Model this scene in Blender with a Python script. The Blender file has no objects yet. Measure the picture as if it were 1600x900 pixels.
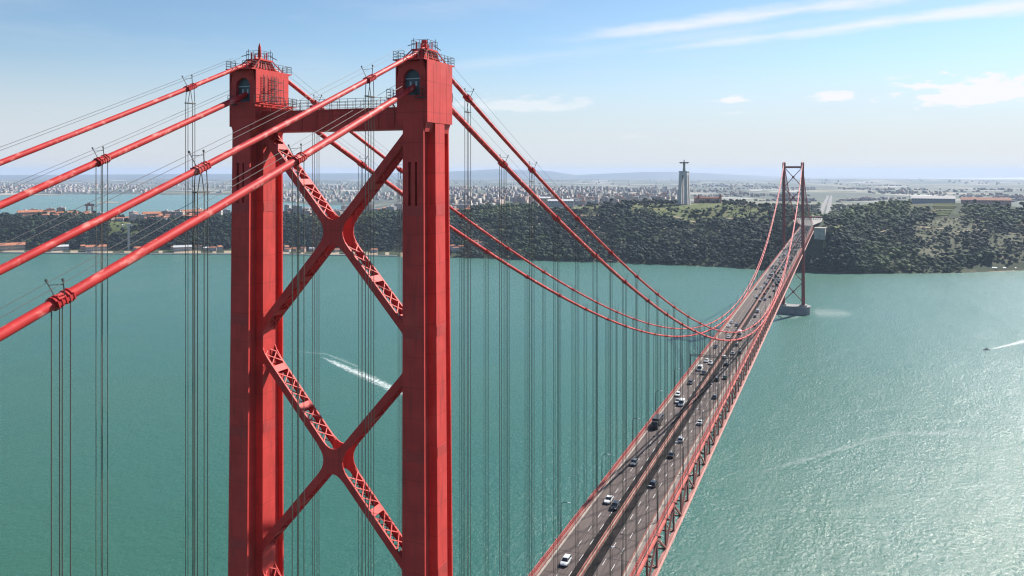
import bpy, math, random
import numpy as np
from mathutils import Vector, Matrix
random.seed(7); RNG = np.random.default_rng(11)
SC = bpy.context.scene
COL = SC.collection

# ------------------------------------------------------------------ camera
CAM = np.array([52.80, -79.72, 177.48]); FPX = 1286.7; HY = 268.4; YAW = math.radians(21.622)
cd = bpy.data.cameras.new("camera"); cam = bpy.data.objects.new("camera", cd); COL.objects.link(cam)
cam.location = CAM; cam.rotation_euler = (math.pi/2, 0, YAW)
cd.sensor_width = 36; cd.lens = FPX/1600*36; cd.shift_y = -(450-HY)/1600
cd.clip_start = 0.5; cd.clip_end = 120000
SC.camera = cam
FW = np.array([-math.sin(YAW), math.cos(YAW)]); RT = np.array([math.cos(YAW), math.sin(YAW)])

# ------------------------------------------------------------------ light
SUN_AZ, SUN_EL = math.radians(24.5), math.radians(37.5)      # azimuth from +Y (along the bridge) towards +X
SC.view_settings.view_transform = 'Standard'; SC.view_settings.look = 'None'
SC.view_settings.exposure = 1.0; SC.view_settings.gamma = 1.0
sl = bpy.data.lights.new("sun", 'SUN'); sl.energy = 5.0; sl.angle = math.radians(0.5); sl.color = (1, .95, .87)
so = bpy.data.objects.new("sun", sl); COL.objects.link(so)
sdir = Vector((math.sin(SUN_AZ)*math.cos(SUN_EL), math.cos(SUN_AZ)*math.cos(SUN_EL), math.sin(SUN_EL)))
so.rotation_euler = sdir.to_track_quat('Z', 'Y').to_euler(); so.location = (0, 0, 400)

def N(nt, typ, **kw):
    n = nt.nodes.new(typ)
    for k, v in kw.items():
        if k.startswith('i_'):
            key = k[2:]
            n.inputs[int(key) if key.isdigit() else key.replace('_', ' ')].default_value = v
        else: setattr(n, k, v)
    return n
def math_(nt, op, a, b=None, c=None, clamp=False):
    n = nt.nodes.new('ShaderNodeMath'); n.operation = op; n.use_clamp = clamp
    for i, x in enumerate((a, b, c)):
        if x is None: continue
        if isinstance(x, (int, float)): n.inputs[i].default_value = x
        else: nt.links.new(x, n.inputs[i])
    return n.outputs[0]
def smooth(nt, x, lo, hi):
    n = nt.nodes.new('ShaderNodeMapRange'); n.interpolation_type = 'SMOOTHSTEP'; n.clamp = True
    nt.links.new(x, n.inputs[0]); n.inputs[1].default_value = lo; n.inputs[2].default_value = hi
    return n.outputs[0]
def ramp(nt, x, stops):
    n = nt.nodes.new('ShaderNodeValToRGB'); e = n.color_ramp.elements
    while len(e) < len(stops): e.new(0.5)
    for el, (p, c) in zip(e, stops): el.position = p; el.color = (*c, 1)
    nt.links.new(x, n.inputs[0]); return n.outputs[0]
def mixc(nt, fac, a, b, blend='MIX'):
    n = nt.nodes.new('ShaderNodeMix'); n.data_type = 'RGBA'; n.blend_type = blend
    for i, x in ((0, fac), (6, a), (7, b)):
        if isinstance(x, (int, float)): n.inputs[i].default_value = x
        elif isinstance(x, tuple): n.inputs[i].default_value = (*x, 1) if len(x) == 3 else x
        else: nt.links.new(x, n.inputs[i])
    return n.outputs[2]

# ------------------------------------------------------------------ sky
W = bpy.data.worlds.new("World"); SC.world = W; W.use_nodes = True
wt = W.node_tree; bg = wt.nodes["Background"]
sky = N(wt, 'ShaderNodeTexSky', sky_type='NISHITA', sun_disc=False, sun_elevation=SUN_EL, sun_rotation=SUN_AZ,
        altitude=100, air_density=1.0, dust_density=0.25, ozone_density=1.5)
tc = N(wt, 'ShaderNodeTexCoord'); sp = N(wt, 'ShaderNodeSeparateXYZ'); wt.links.new(tc.outputs['Generated'], sp.inputs[0])
az = math_(wt, 'ARCTAN2', sp.outputs[0], sp.outputs[1]); el = math_(wt, 'ARCSINE', sp.outputs[2])
def skydir(px, py):                       # azimuth / elevation of a sky direction
    x = (px-800)/FPX; a = -YAW+math.atan(x); e = math.atan((HY-py)/FPX/math.hypot(1, x)); return a, e
def cnoise(scale, detail, sx=1, sz=1, rough=.6):
    m = N(wt, 'ShaderNodeMapping'); wt.links.new(tc.outputs['Generated'], m.inputs[0]); m.inputs['Scale'].default_value = (sx, sx, sz)
    n = N(wt, 'ShaderNodeTexNoise', i_Scale=scale, i_Detail=detail, i_Roughness=rough); wt.links.new(m.outputs[0], n.inputs['Vector'])
    return n.outputs[0]
puff_n = cnoise(26, 6, 1, 3.2); fine_n = cnoise(60, 5, 1, 3.0); wisp_n = cnoise(9, 7, 1, 5.0); veil_n = cnoise(3.2, 5, 1, 6.0)
cloud = None
def add_cloud(m):
    global cloud
    cloud = m if cloud is None else math_(wt, 'MAXIMUM', cloud, m)
def puff(px, py, wpx, hpx, dens, base=True, soft=.8):
    a, e = skydir(px, py); wa = wpx/FPX/2; we = hpx/FPX/2
    da = math_(wt, 'MULTIPLY', math_(wt, 'SUBTRACT', az, a), 1/wa); de = math_(wt, 'MULTIPLY', math_(wt, 'SUBTRACT', el, e), 1/we)
    if base:                              # flat base: below the centre the cloud ends sooner
        de = math_(wt, 'MAXIMUM', de, math_(wt, 'MULTIPLY', de, -1.7))
    r = math_(wt, 'SQRT', math_(wt, 'ADD', math_(wt, 'MULTIPLY', da, da), math_(wt, 'MULTIPLY', de, de)))
    v = math_(wt, 'ADD', math_(wt, 'SUBTRACT', 1.0, r), math_(wt, 'MULTIPLY', math_(wt, 'SUBTRACT', puff_n, .5), 2.6))
    v = math_(wt, 'ADD', v, math_(wt, 'MULTIPLY', math_(wt, 'SUBTRACT', fine_n, .5), 1.2))
    add_cloud(math_(wt, 'MULTIPLY', smooth(wt, v, -.15+(.8-soft)*.3, -.15+(.8-soft)*.3+soft), dens))
puff(1142, 156, 70, 20, .9, soft=.5); puff(1300, 153, 64, 22, .95, soft=.5); puff(1545, 147, 220, 58, 1.0, soft=.36); puff(1402, 122, 46, 10, .45)
puff(820, 166, 210, 30, .5); puff(1146, 177, 36, 8, .3); puff(980, 214, 80, 14, .25)
# two long high streaks: straight bands on a flat cloud layer
u = math_(wt, 'DIVIDE', sp.outputs[0], math_(wt, 'MAXIMUM', sp.outputs[2], .02)); v_ = math_(wt, 'DIVIDE', sp.outputs[1], math_(wt, 'MAXIMUM', sp.outputs[2], .02))
def layer(px, py):
    d2 = FW+RT*(px-800)/FPX; z = (HY-py)/FPX; return d2/z
def streak(p0, p1, halfpx, dens, fade):
    A, B = layer(*p0), layer(*p1); L = np.linalg.norm(B-A); d = (B-A)/L; n = np.array([-d[1], d[0]])
    mid = ((p0[0]+p1[0])/2, (p0[1]+p1[1])/2)
    w = abs(np.dot(layer(mid[0], mid[1]-halfpx)-layer(*mid), n))+1e-4
    al = math_(wt, 'ADD', math_(wt, 'ADD', math_(wt, 'MULTIPLY', u, float(d[0])), math_(wt, 'MULTIPLY', v_, float(d[1]))), float(-np.dot(A, d)))
    ac = math_(wt, 'ADD', math_(wt, 'ADD', math_(wt, 'MULTIPLY', u, float(n[0])), math_(wt, 'MULTIPLY', v_, float(n[1]))), float(-np.dot(A, n)))
    q = math_(wt, 'ABSOLUTE', math_(wt, 'MULTIPLY', ac, 1/w))
    v = math_(wt, 'ADD', math_(wt, 'SUBTRACT', 1.0, q), math_(wt, 'MULTIPLY', math_(wt, 'SUBTRACT', wisp_n, .5), 2.4))
    m = smooth(wt, v, -.1, 1.3)
    m = math_(wt, 'MULTIPLY', m, math_(wt, 'MULTIPLY', smooth(wt, al, -fade*L, fade*L), smooth(wt, math_(wt, 'SUBTRACT', L*1.6, al), 0, fade*L)))
    add_cloud(math_(wt, 'MULTIPLY', m, dens))
streak((930, 58), (1380, -2), 15, .75, .3); streak((1080, 72), (1600, 8), 13, .8, .3)
streak((660, 112), (1050, 62), 16, .2, .4)
veil = math_(wt, 'MULTIPLY', smooth(wt, veil_n, .46, .85), .28)
lowhaze = math_(wt, 'MULTIPLY', smooth(wt, math_(wt, 'MULTIPLY', el, -1), -.16, -.02), .80)   # milky air low in the sky, all round
skyt = mixc(wt, 1.0, sky.outputs[0], (.95, 1.08, 1.18), 'MULTIPLY')
skyc = mixc(wt, lowhaze, skyt, (6.65, 6.9, 7.6))
skyc = mixc(wt, veil, skyc, (7.0, 7.6, 8.6))
skyc = mixc(wt, cloud, skyc, (9.2, 9.2, 9.4))
wt.links.new(skyc, bg.inputs[0]); bg.inputs[1].default_value = 0.053

# ------------------------------------------------------------------ materials
def new_mat(name):
    m = bpy.data.materials.new(name); m.use_nodes = True
    nt = m.node_tree; return m, nt, nt.nodes['Principled BSDF']
def coords(nt, kind='Object', scale=(1, 1, 1)):
    t = N(nt, 'ShaderNodeTexCoord'); m = N(nt, 'ShaderNodeMapping'); m.inputs['Scale'].default_value = scale
    nt.links.new(t.outputs[kind], m.inputs[0]); return m.outputs[0]
def noise(nt, vec, scale, detail=4, rough=.55):
    n = N(nt, 'ShaderNodeTexNoise', i_Scale=scale, i_Detail=detail, i_Roughness=rough)
    if vec is not None: nt.links.new(vec, n.inputs['Vector'])
    return n.outputs[0]
def geo_pos(nt, scale=(1, 1, 1)):
    g = N(nt, 'ShaderNodeNewGeometry'); m = N(nt, 'ShaderNodeMapping'); m.inputs['Scale'].default_value = scale
    nt.links.new(g.outputs['Position'], m.inputs[0]); return m.outputs[0]
def painted(name, c0, c1, c2=None, scale=.6, rough=.5, stain=(1, 1, .12), lo=.35, hi=.7, spec=.3):
    m, nt, p = new_mat(name)
    v = geo_pos(nt); f = smooth(nt, noise(nt, v, scale, 6), lo, hi); c = mixc(nt, f, c0, c1)
    if c2:
        v2 = geo_pos(nt, stain); f2 = smooth(nt, noise(nt, v2, 1.6, 5), .53, .70); c = mixc(nt, math_(nt, 'MULTIPLY', f2, .8), c, c2)
    nt.links.new(c, p.inputs['Base Color']); p.inputs['Roughness'].default_value = rough
    p.inputs['Specular IOR Level'].default_value = spec
    return m
def plain(name, c, rough=.6, metal=0, var=.15, scale=.8):
    m, nt, p = new_mat(name)
    f = noise(nt, geo_pos(nt), scale, 4)
    nt.links.new(mixc(nt, f, tuple(x*(1-var) for x in c), tuple(min(1, x*(1+var)) for x in c)), p.inputs['Base Color'])
    p.inputs['Roughness'].default_value = rough; p.inputs['Metallic'].default_value = metal
    return m
M = {}
M['red'] = painted('red_bridge_paint', (.54, .048, .042), (.64, .058, .050), (.36, .045, .04), .5, .6, spec=.2)
M['red_far'] = painted('shade_darkened_red_paint', (.26, .060, .050), (.33, .078, .066), (.18, .05, .045), .3, .65)  # darker copy of the red: the far tower's shaded faces put into the colour
nt = M['red'].node_tree; p = nt.nodes['Principled BSDF']; old = p.inputs['Base Color'].links[0].from_socket
sz = N(nt, 'ShaderNodeSeparateXYZ'); nt.links.new(geo_pos(nt), sz.inputs[0])
fr = math_(nt, 'FRACT', math_(nt, 'MULTIPLY', sz.outputs[2], 1/3.225)); seam = smooth(nt, fr, .955, .985)
grime = math_(nt, 'MULTIPLY', smooth(nt, noise(nt, geo_pos(nt, (2.2, 2.2, .10)), 1.2, 6), .52, .74), math_(nt, 'SUBTRACT', 1.0, math_(nt, 'MULTIPLY', fr, .6)))
c = mixc(nt, math_(nt, 'MULTIPLY', grime, .45), old, (.27, .045, .032)); c = mixc(nt, math_(nt, 'MULTIPLY', smooth(nt, noise(nt, geo_pos(nt, (1, 1, .4)), .33, 5), .55, .72), .35), c, (.66, .12, .10))
c = mixc(nt, math_(nt, 'MULTIPLY', seam, .36), c, (.24, .03, .028)); nt.links.new(c, p.inputs['Base Color'])
M['red_dull'] = painted('worn_red_bridge_paint', (.44, .044, .038), (.52, .054, .048), (.34, .045, .04), 1.2, .6)
M['cable_red'] = painted('weathered_cable_paint', (.46, .022, .022), (.55, .032, .030), (.78, .27, .23), .9, .55, (1.8, .55, .55), .35, .7)
M['rope'] = plain('dark_wire_rope', (.085, .072, .055), .6)
M['hand_rope'] = plain('thin_steel_rope', (.10, .09, .09), .5)
M['rail_dark'] = plain('weathered_railing_steel', (.055, .05, .05), .6)
M['portal'] = plain('slate_portal_panel', (.050, .062, .080), .45)
M['trim'] = plain('pale_grey_trim', (.40, .44, .46), .5)
M['pinkish'] = painted('sunbleached_pink_paint', (.42, .20, .175), (.50, .26, .23), None, .35, .7)
M['truss'] = painted('truss_red_oxide', (.25, .095, .085), (.34, .14, .125), (.15, .06, .055), .5, .7)
M['rail_red'] = painted('railing_red_paint', (.44, .085, .072), (.52, .135, .115), None, .8, .6)
M['concrete'] = painted('weathered_concrete', (.38, .36, .33), (.48, .46, .43), (.24, .23, .22), .15, .85, (.4, .4, .05))
M['pier'] = painted('stained_shade_dark_pier_concrete', (.20, .20, .205), (.28, .275, .27), (.10, .10, .10), .15, .85, (.3, .3, .3))  # concrete base darkened for the shaded pier front, with random stains over it
M['curb'] = plain('pale_kerb_concrete', (.30, .265, .235), .9)
M['white_line'] = plain('white_lane_paint', (.70, .68, .66), .7)
M['grate'] = plain('dark_steel_grating', (.020, .0175, .018), .95, var=.8, scale=.35); M['grate'].node_tree.nodes['Principled BSDF'].inputs['Specular IOR Level'].default_value = .05
M['median'] = painted('median_rail_paint', (.27, .085, .065), (.36, .14, .105), None, .5, .55)
M['galv'] = plain('galvanised_steel', (.32, .34, .34), .45, .6)
M['lampglass'] = plain('pale_lamp_glass', (.75, .76, .76), .3)
m, nt, p = new_mat('bridge_asphalt')
v = geo_pos(nt); big = noise(nt, geo_pos(nt, (.5, .05, 1)), 1.2, 5); sm = noise(nt, v, 9, 4)
c = ramp(nt, big, [(.3, (.082, .062, .057)), (.55, (.112, .086, .079)), (.75, (.145, .116, .107))])
trk = noise(nt, geo_pos(nt, (1.5, .004, 0)), 1.0, 3); c = mixc(nt, math_(nt, 'MULTIPLY', smooth(nt, trk, .46, .66), .65), c, (.045, .036, .035))
jx = N(nt, 'ShaderNodeTexWave', wave_type='BANDS', bands_direction='Y', i_Scale=.028, i_Distortion=.0); nt.links.new(geo_pos(nt), jx.inputs['Vector'])
c = mixc(nt, math_(nt, 'MULTIPLY', smooth(nt, jx.outputs[1], .992, .999), .7), c, (.03, .027, .027))
c = mixc(nt, math_(nt, 'MULTIPLY', sm, .35), c, (.09, .076, .072))
nt.links.new(c, p.inputs['Base Color']); p.inputs['Roughness'].default_value = .9; p.inputs['Specular IOR Level'].default_value = .2
M['asphalt'] = m
# water: turbid green-blue estuary with wind ripples at several sizes
m, nt, p = new_mat('river_water')
v = geo_pos(nt); cl = noise(nt, geo_pos(nt, (.0016, .0016, 1)), 1.3, 4); st = noise(nt, geo_pos(nt, (.012, .0022, 1)), 1.0, 5)
c = ramp(nt, cl, [(.3, (.014, .096, .078)), (.5, (.021, .099, .068)), (.72, (.029, .101, .060))])
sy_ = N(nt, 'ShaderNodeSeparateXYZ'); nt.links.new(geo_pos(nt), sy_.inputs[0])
far_pale = math_(nt, 'MULTIPLY', smooth(nt, math_(nt, 'MULTIPLY_ADD', cl, 500., sy_.outputs[1]), 300, 1700), .85)   # far water paled: haze and grazing sky reflection put into the colour
c = mixc(nt, far_pale, c, (.070, .170, .132))
c = mixc(nt, math_(nt, 'MULTIPLY', smooth(nt, st, .4, .75), .35), c, (.026, .110, .100))
nt.links.new(c, p.inputs['Base Color']); p.inputs['IOR'].default_value = 1.33
nf_ = noise(nt, geo_pos(nt, (.9, .6, 1)), 1.0, 3, .6)
r = math_(nt, 'ADD', math_(nt, 'MULTIPLY_ADD', st, .10, .16), math_(nt, 'MULTIPLY', smooth(nt, nf_, .35, .65), .10)); nt.links.new(r, p.inputs['Roughness'])
n1 = noise(nt, geo_pos(nt, (.42, .27, 1)), 1.0, 7, .66); n2 = noise(nt, geo_pos(nt, (.07, .045, 1)), 1.0, 3)
h = math_(nt, 'ADD', math_(nt, 'MULTIPLY', n1, .95), math_(nt, 'MULTIPLY', n2, 1.0))
b = N(nt, 'ShaderNodeBump', i_Strength=.8, i_Distance=1.0); nt.links.new(h, b.inputs['Height']); nt.links.new(b.outputs[0], p.inputs['Normal'])
M['water'] = m
for key, nm, amt, colr in (('foam', 'white_foam', .80, (.60, .68, .67)), ('faint_foam', 'faint_foam', .24, (.55, .63, .61))):
    m, nt, p = new_mat(nm); at = N(nt, 'ShaderNodeAttribute', attribute_name='tint')
    nz = noise(nt, geo_pos(nt, (.30, .30, 1)), 1.3, 9, .72); al = math_(nt, 'ADD', math_(nt, 'SUBTRACT', nz, .62), math_(nt, 'MULTIPLY', at.outputs['Fac'], .32))
    p.inputs['Base Color'].default_value = (*colr, 1); p.inputs['Roughness'].default_value = .8
    nt.links.new(math_(nt, 'MULTIPLY', smooth(nt, al, 0, .26), amt), p.inputs['Alpha']); M[key] = m
# land covers
def land(name, stops, s1, s2, rough=.95):
    m, nt, p = new_mat(name)
    a = noise(nt, geo_pos(nt, (1, 1, .6)), s1, 5, .6); b_ = noise(nt, geo_pos(nt), s2, 4)
    x = math_(nt, 'MULTIPLY_ADD', math_(nt, 'SUBTRACT', b_, .5), .5, a)
    nt.links.new(ramp(nt, x, stops), p.inputs['Base Color']); p.inputs['Roughness'].default_value = rough
    p.inputs['Specular IOR Level'].default_value = .1
    return m
M['woodfloor'] = land('woodland_floor', [(.3, (.022, .034, .020)), (.5, (.038, .050, .026)), (.72, (.085, .092, .046))], .02, .15)
M['grass'] = land('rough_grass', [(.3, (.060, .085, .030)), (.5, (.105, .125, .045)), (.7, (.17, .16, .075))], .015, .11)
M['bare'] = land('bare_sandy_ground', [(.3, (.26, .20, .13)), (.6, (.36, .29, .20)), (.8, (.44, .38, .29))], .02, .2)
M['scrub'] = land('grey_scrub', [(.3, (.035, .05, .025)), (.5, (.085, .09, .05)), (.75, (.17, .16, .11))], .035, .25)
m, nt, p = new_mat('distant_plain')
vo = N(nt, 'ShaderNodeTexVoronoi', i_Scale=1.0, i_Randomness=1.0); nt.links.new(geo_pos(nt, (.0042, .0042, 0)), vo.inputs['Vector'])
sepc = N(nt, 'ShaderNodeSeparateColor'); nt.links.new(vo.outputs['Color'], sepc.inputs[0])
c = ramp(nt, sepc.outputs[0], [(.0, (.024, .042, .028)), (.45, (.038, .058, .032)), (.62, (.10, .11, .055)), (.78, (.20, .17, .11)), (.9, (.30, .27, .23)), (1, (.42, .41, .38))])
f = smooth(nt, noise(nt, geo_pos(nt, (1, 1, 0)), .0011, 5), .40, .58)
c = mixc(nt, f, (.028, .046, .030), c); nt.links.new(c, p.inputs['Base Color']); p.inputs['Roughness'].default_value = .95
M['plainland'] = m
m, nt, p = new_mat('far_hill_cover')
f = noise(nt, geo_pos(nt, (1, 1, 1)), .0009, 5)
nt.links.new(ramp(nt, f, [(.35, (.030, .045, .035)), (.65, (.075, .085, .06))]), p.inputs['Base Color']); M['farhill'] = m
def leafmat(name, stops):
    m, nt, p = new_mat(name); a = N(nt, 'ShaderNodeAttribute', attribute_name='tint')
    f = noise(nt, geo_pos(nt), .5, 3)
    x = math_(nt, 'MULTIPLY_ADD', math_(nt, 'SUBTRACT', f, .5), .35, a.outputs['Fac'])
    nt.links.new(ramp(nt, x, stops), p.inputs['Base Color']); p.inputs['Roughness'].default_value = .8
    p.inputs['Specular IOR Level'].default_value = .15
    return m
M['leaf'] = leafmat('tree_foliage', [(.0, (.007, .018, .013)), (.40, (.013, .029, .017)), (.60, (.030, .056, .023)), (.80, (.080, .112, .040)), (1, (.17, .19, .075))])
M['bark'] = plain('tree_bark', (.09, .07, .05), .9)

# ------------------------------------------------------------------ mesh helpers
class MB:
    def __init__(s): s.v = []; s.f = []; s.m = []
    def add(s, vs, fs, mi=0):
        b = len(s.v); s.v += [tuple(map(float, q)) for q in vs]; s.f += [tuple(b+i for i in f) for f in fs]; s.m += [mi]*len(fs); return s
    def box(s, x0, x1, y0, y1, z0, z1, mi=0):
        vs = [(x, y, z) for z in (z0, z1) for y in (y0, y1) for x in (x0, x1)]
        return s.add(vs, [(0, 2, 3, 1), (4, 5, 7, 6), (0, 1, 5, 4), (2, 6, 7, 3), (0, 4, 6, 2), (1, 3, 7, 5)], mi)
    def bar(s, p, q, w, h, up=(0, 0, 1), mi=0):
        p, q = Vector(p), Vector(q); d = (q-p).normalized(); upv = Vector(up)
        if abs(d.dot(upv)) > .98: upv = Vector((0, 1, 0))
        sx = d.cross(upv).normalized()*w/2; sy = sx.cross(d).normalized()*h/2
        vs = [p-sx-sy, p+sx-sy, p+sx+sy, p-sx+sy, q-sx-sy, q+sx-sy, q+sx+sy, q-sx+sy]
        return s.add(vs, [(0, 3, 2, 1), (4, 5, 6, 7), (0, 1, 5, 4), (1, 2, 6, 5), (2, 3, 7, 6), (3, 0, 4, 7)], mi)
    def tube(s, pts, r, n=8, mi=0, cap=True):
        pts = [Vector(p) for p in pts]; vs = []; fs = []
        for i, p in enumerate(pts):
            d = (pts[min(i+1, len(pts)-1)]-pts[max(i-1, 0)]).normalized()
            a = d.cross(Vector((1, 0, 0)) if abs(d.x) < .9 else Vector((0, 1, 0))).normalized(); b = d.cross(a)
            rr = r[i] if isinstance(r, (list, tuple)) else r
            vs += [p+(a*math.cos(t)+b*math.sin(t))*rr for t in [2*math.pi*k/n for k in range(n)]]
        for i in range(len(pts)-1):
            for k in range(n):
                k2 = (k+1) % n; fs.append((i*n+k, i*n+k2, (i+1)*n+k2, (i+1)*n+k))
        if cap: fs += [tuple(range(n))[::-1], tuple((len(pts)-1)*n+k for k in range(n))]
        return s.add(vs, fs, mi)
    def loft(s, rings, mi=0, cap=True):
        n = len(rings[0]); vs = [q for r in rings for q in r]; fs = []
        for i in range(len(rings)-1):
            for k in range(n):
                k2 = (k+1) % n; fs.append((i*n+k, i*n+k2, (i+1)*n+k2, (i+1)*n+k))
        if cap: fs += [tuple(range(n))[::-1], tuple((len(rings)-1)*n+k for k in range(n))]
        return s.add(vs, fs, mi)
    def mesh(s, name, mats, smooth=False):
        me = bpy.data.meshes.new(name); me.from_pydata(s.v, [], s.f)
        for mt in (mats if isinstance(mats, (list, tuple)) else [mats]): me.materials.append(mt)
        if any(s.m): me.polygons.foreach_set('material_index', s.m)
        if smooth: me.polygons.foreach_set('use_smooth', [True]*len(s.f))
        me.update(); return me
    def build(s, name, mats, parent=None, smooth=False, loc=None):
        return link(name, s.mesh(name, mats, smooth), parent, loc)
def link(name, data, parent=None, loc=None, rot=None):
    o = bpy.data.objects.new(name, data); COL.objects.link(o)
    if parent is not None: o.parent = parent
    if loc is not None: o.location = loc
    if rot is not None: o.rotation_euler = rot
    return o
def tag(o, label=None, cat=None, group=None, kind=None):
    if label: o['label'] = label
    if cat: o['category'] = cat
    if group: o['group'] = group
    if kind: o['kind'] = kind
    return o
def thing(name, label, cat, loc=(0, 0, 0), rz=0, group=None):
    o = link(name, None, None, loc, (0, 0, rz)); o.empty_display_size = 1; return tag(o, label, cat, group)
def outward(me):
    import bmesh
    bm = bmesh.new(); bm.from_mesh(me); bmesh.ops.recalc_face_normals(bm, faces=bm.faces); bm.to_mesh(me); bm.free()
def fast_mesh(name, verts, faces, mats, tint=None, mi=None, smooth=False):
    me = bpy.data.meshes.new(name); nv, nf, k = len(verts), len(faces), faces.shape[1]
    me.vertices.add(nv); me.vertices.foreach_set('co', np.asarray(verts, np.float32).ravel())
    me.loops.add(nf*k); me.loops.foreach_set('vertex_index', np.asarray(faces, np.int32).ravel())
    me.polygons.add(nf); me.polygons.foreach_set('loop_start', np.arange(0, nf*k, k, dtype=np.int32))
    for mt in mats: me.materials.append(mt)
    if mi is not None: me.polygons.foreach_set('material_index', np.asarray(mi, np.int32))
    if smooth: me.polygons.foreach_set('use_smooth', np.ones(nf, bool))
    if tint is not None:
        a = me.attributes.new('tint', 'FLOAT', 'POINT'); a.data.foreach_set('value', np.asarray(tint, np.float32))
    me.update(); me.validate(); return me

# ------------------------------------------------------------------ the land: heights over (direction, distance)
def g2w(px, D):                           # ground coordinates of a direction / distance pair
    px = np.asarray(px, float); D = np.asarray(D, float); X = (px-800)/FPX*D
    return CAM[0]+FW[0]*D+RT[0]*X, CAM[1]+FW[1]*D+RT[1]*X
def w2g(x, y):
    q0, q1 = np.asarray(x)-CAM[0], np.asarray(y)-CAM[1]; D = q0*FW[0]+q1*FW[1]; X = q0*RT[0]+q1*RT[1]
    return 800+FPX*X/D, D
P_ = np.array([-1500, -300, 0, 100, 200, 300, 350, 440, 520, 600, 660, 720, 800, 880, 960, 1060, 1130, 1190, 1230, 1270, 1300, 1340, 1400, 1460, 1520, 1600, 1900, 3000.])
YS = np.array([392, 393, 395, 396, 397, 397, 397, 398, 399, 400, 401, 402, 405, 408, 410, 414, 417, 421, 423, 425, 426, 427, 427, 426.5, 425, 422, 420, 420.])
YR = np.array([338, 338, 342, 335, 343, 337, 338, 335, 338, 332, 330, 331, 324, 326, 320.5, 319, 319, 325, 337, 343, 341, 328, 322, 319, 321, 325, 324, 324.])
DR = np.array([2000, 2000, 2050, 2080, 2080, 2100, 2100, 2100, 2100, 2150, 2150, 2100, 2050, 2000, 2000, 2030, 2000, 1950, 1840, 1780, 1760, 1800, 1900, 1990, 1960, 1950, 1950, 1950.])
HILL_PX = np.array([-1500, 0, 350, 640, 700, 740, 780, 860, 900, 1000, 1060, 1130, 1250, 1400, 1500, 3000.])
HILL_Y = np.array([274, 274, 272, 270.5, 269, 266.5, 264.5, 268, 274, 269.5, 269, 273, 278, 281, 281, 281.])
def d_shore(px): return CAM[2]*FPX/(np.interp(px, P_, YS)-HY)
def sn(x, y, s, seed=0):                  # cheap smooth noise
    r = np.zeros_like(x, dtype=float)
    for i, (a, b, c) in enumerate(((1, .35, 0), (-.6, .9, 1.3), (.25, -1.1, 2.6), (1.7, .8, 4.1), (-1.5, 1.9, .7), (2.9, -1.2, 5.0))):
        r = r+np.sin((a*x+b*y)*s+c*(1+seed)*1.7+seed)/(1+.35*i)
    return r/2.6
def sstep(x): x = np.clip(x, 0, 1); return x*x*(3-2*x)
def curve(D): return -D*D/(2*7.3e6)
def zland(px, D):
    px = np.asarray(px, float); D = np.asarray(D, float)
    D0 = d_shore(px); Dr = np.interp(px, P_, DR); zr = CAM[2]-(np.interp(px, P_, YR)-HY)*Dr/FPX
    x, y = g2w(px, D); u = (D-D0)/(Dr-D0)
    left = 1-sstep((px-640)/120)
    u1 = np.clip((D-D0-55)/(Dr-D0-55), 0, 1)
    zl = 3+(zr-3)*sstep(np.clip(u1*1.75, 0, 1))**.8*(.86+.14*u1)
    ex = 1.55+3.6*np.clip((px-1245)/14, 0, 1)*np.clip((1345-px)/40, 0, 1)
    zq = 1+(zr-1)*np.clip(1-(1-np.clip(u, 0, 1))**ex, 0, 1)
    z = left*zl+(1-left)*zq
    bump = np.clip(u*4, 0, 1)*np.clip((1.35-u)*4, 0, 1)
    z = z+bump*(sn(x, y, .028)*4.2+sn(x, y, .011, 3)*8.0)*(1-.6*left)*np.clip((1.02-u)*3, .25, 1)
    z = np.where(u < 0, -6*np.clip(-u*12, 0, 1)+np.where(u > -.02, .8, 0)*0, z)
    back = np.clip((D-Dr-40)/480, 0, 1)
    # behind the ridge: estuary on one side, plain on the other
    est = 1-sstep((px-560)/130); far_d = np.interp(px, [-1500, 150, 380, 430, 480, 640], [6600, 6600, 6500, 5000, 4500, 4300])
    zp = 56+sn(x, y, .0021, 2)*9-np.clip((D-3000)/7000, 0, 1)*26
    ze = np.where(D < far_d, -6, 6+np.clip((D-far_d)/4000, 0, 1)*18)
    zb = est*ze+(1-est)*zp
    z = z*(1-sstep(back))+zb*sstep(back)
    hy = np.interp(px, HILL_PX, HILL_Y); hz = CAM[2]-(hy-HY)*24000/FPX+39-15
    z = z+np.exp(-((D-24000)/2600)**2)*np.maximum(hz, 0)
    z = z+np.exp(-((D-15000)/1500)**2)*np.maximum(0, 18+sn(px, px*0, .011, 5)*20)
    # road cutting on the bridge axis
    k = np.clip((26+np.clip(y-1500, 0, 400)*.12-np.abs(x-8))/10, 0, 1)*((y > 1440) & (y < 1900)); zc = road_z(np.minimum(y, 1560))-1.6
    z = np.where(k > 0, z*(1-k)+np.minimum(z, zc)*k, z)
    return z+curve(D)
def road_z(s): return 87.6-.0055*(np.asarray(s)-100)
def wpt(px, D, dz=0):
    x, y = g2w(px, D); return (float(x), float(y), float(zland(px, D))+dz)

# water sheet, to the horizon
rad = np.concatenate([[0], np.geomspace(60, 30000, 44)]); na = 120
ang = np.linspace(0, 2*math.pi, na, endpoint=False)
vs = [(CAM[0], CAM[1], 0.)]
for r_ in rad[1:]: vs += [(CAM[0]+r_*math.cos(a), CAM[1]+r_*math.sin(a), float(curve(r_))) for a in ang]
fs = [(0, 1+k, 1+(k+1) % na) for k in range(na)]
for i in range(len(rad)-2):
    for k in range(na):
        a, b = 1+i*na, 1+(i+1)*na; fs.append((a+k, b+k, b+(k+1) % na, a+(k+1) % na))
mb = MB(); mb.add(vs, fs); o = mb.build('river_water', M['water'], smooth=True); tag(o, kind='structure')
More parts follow.
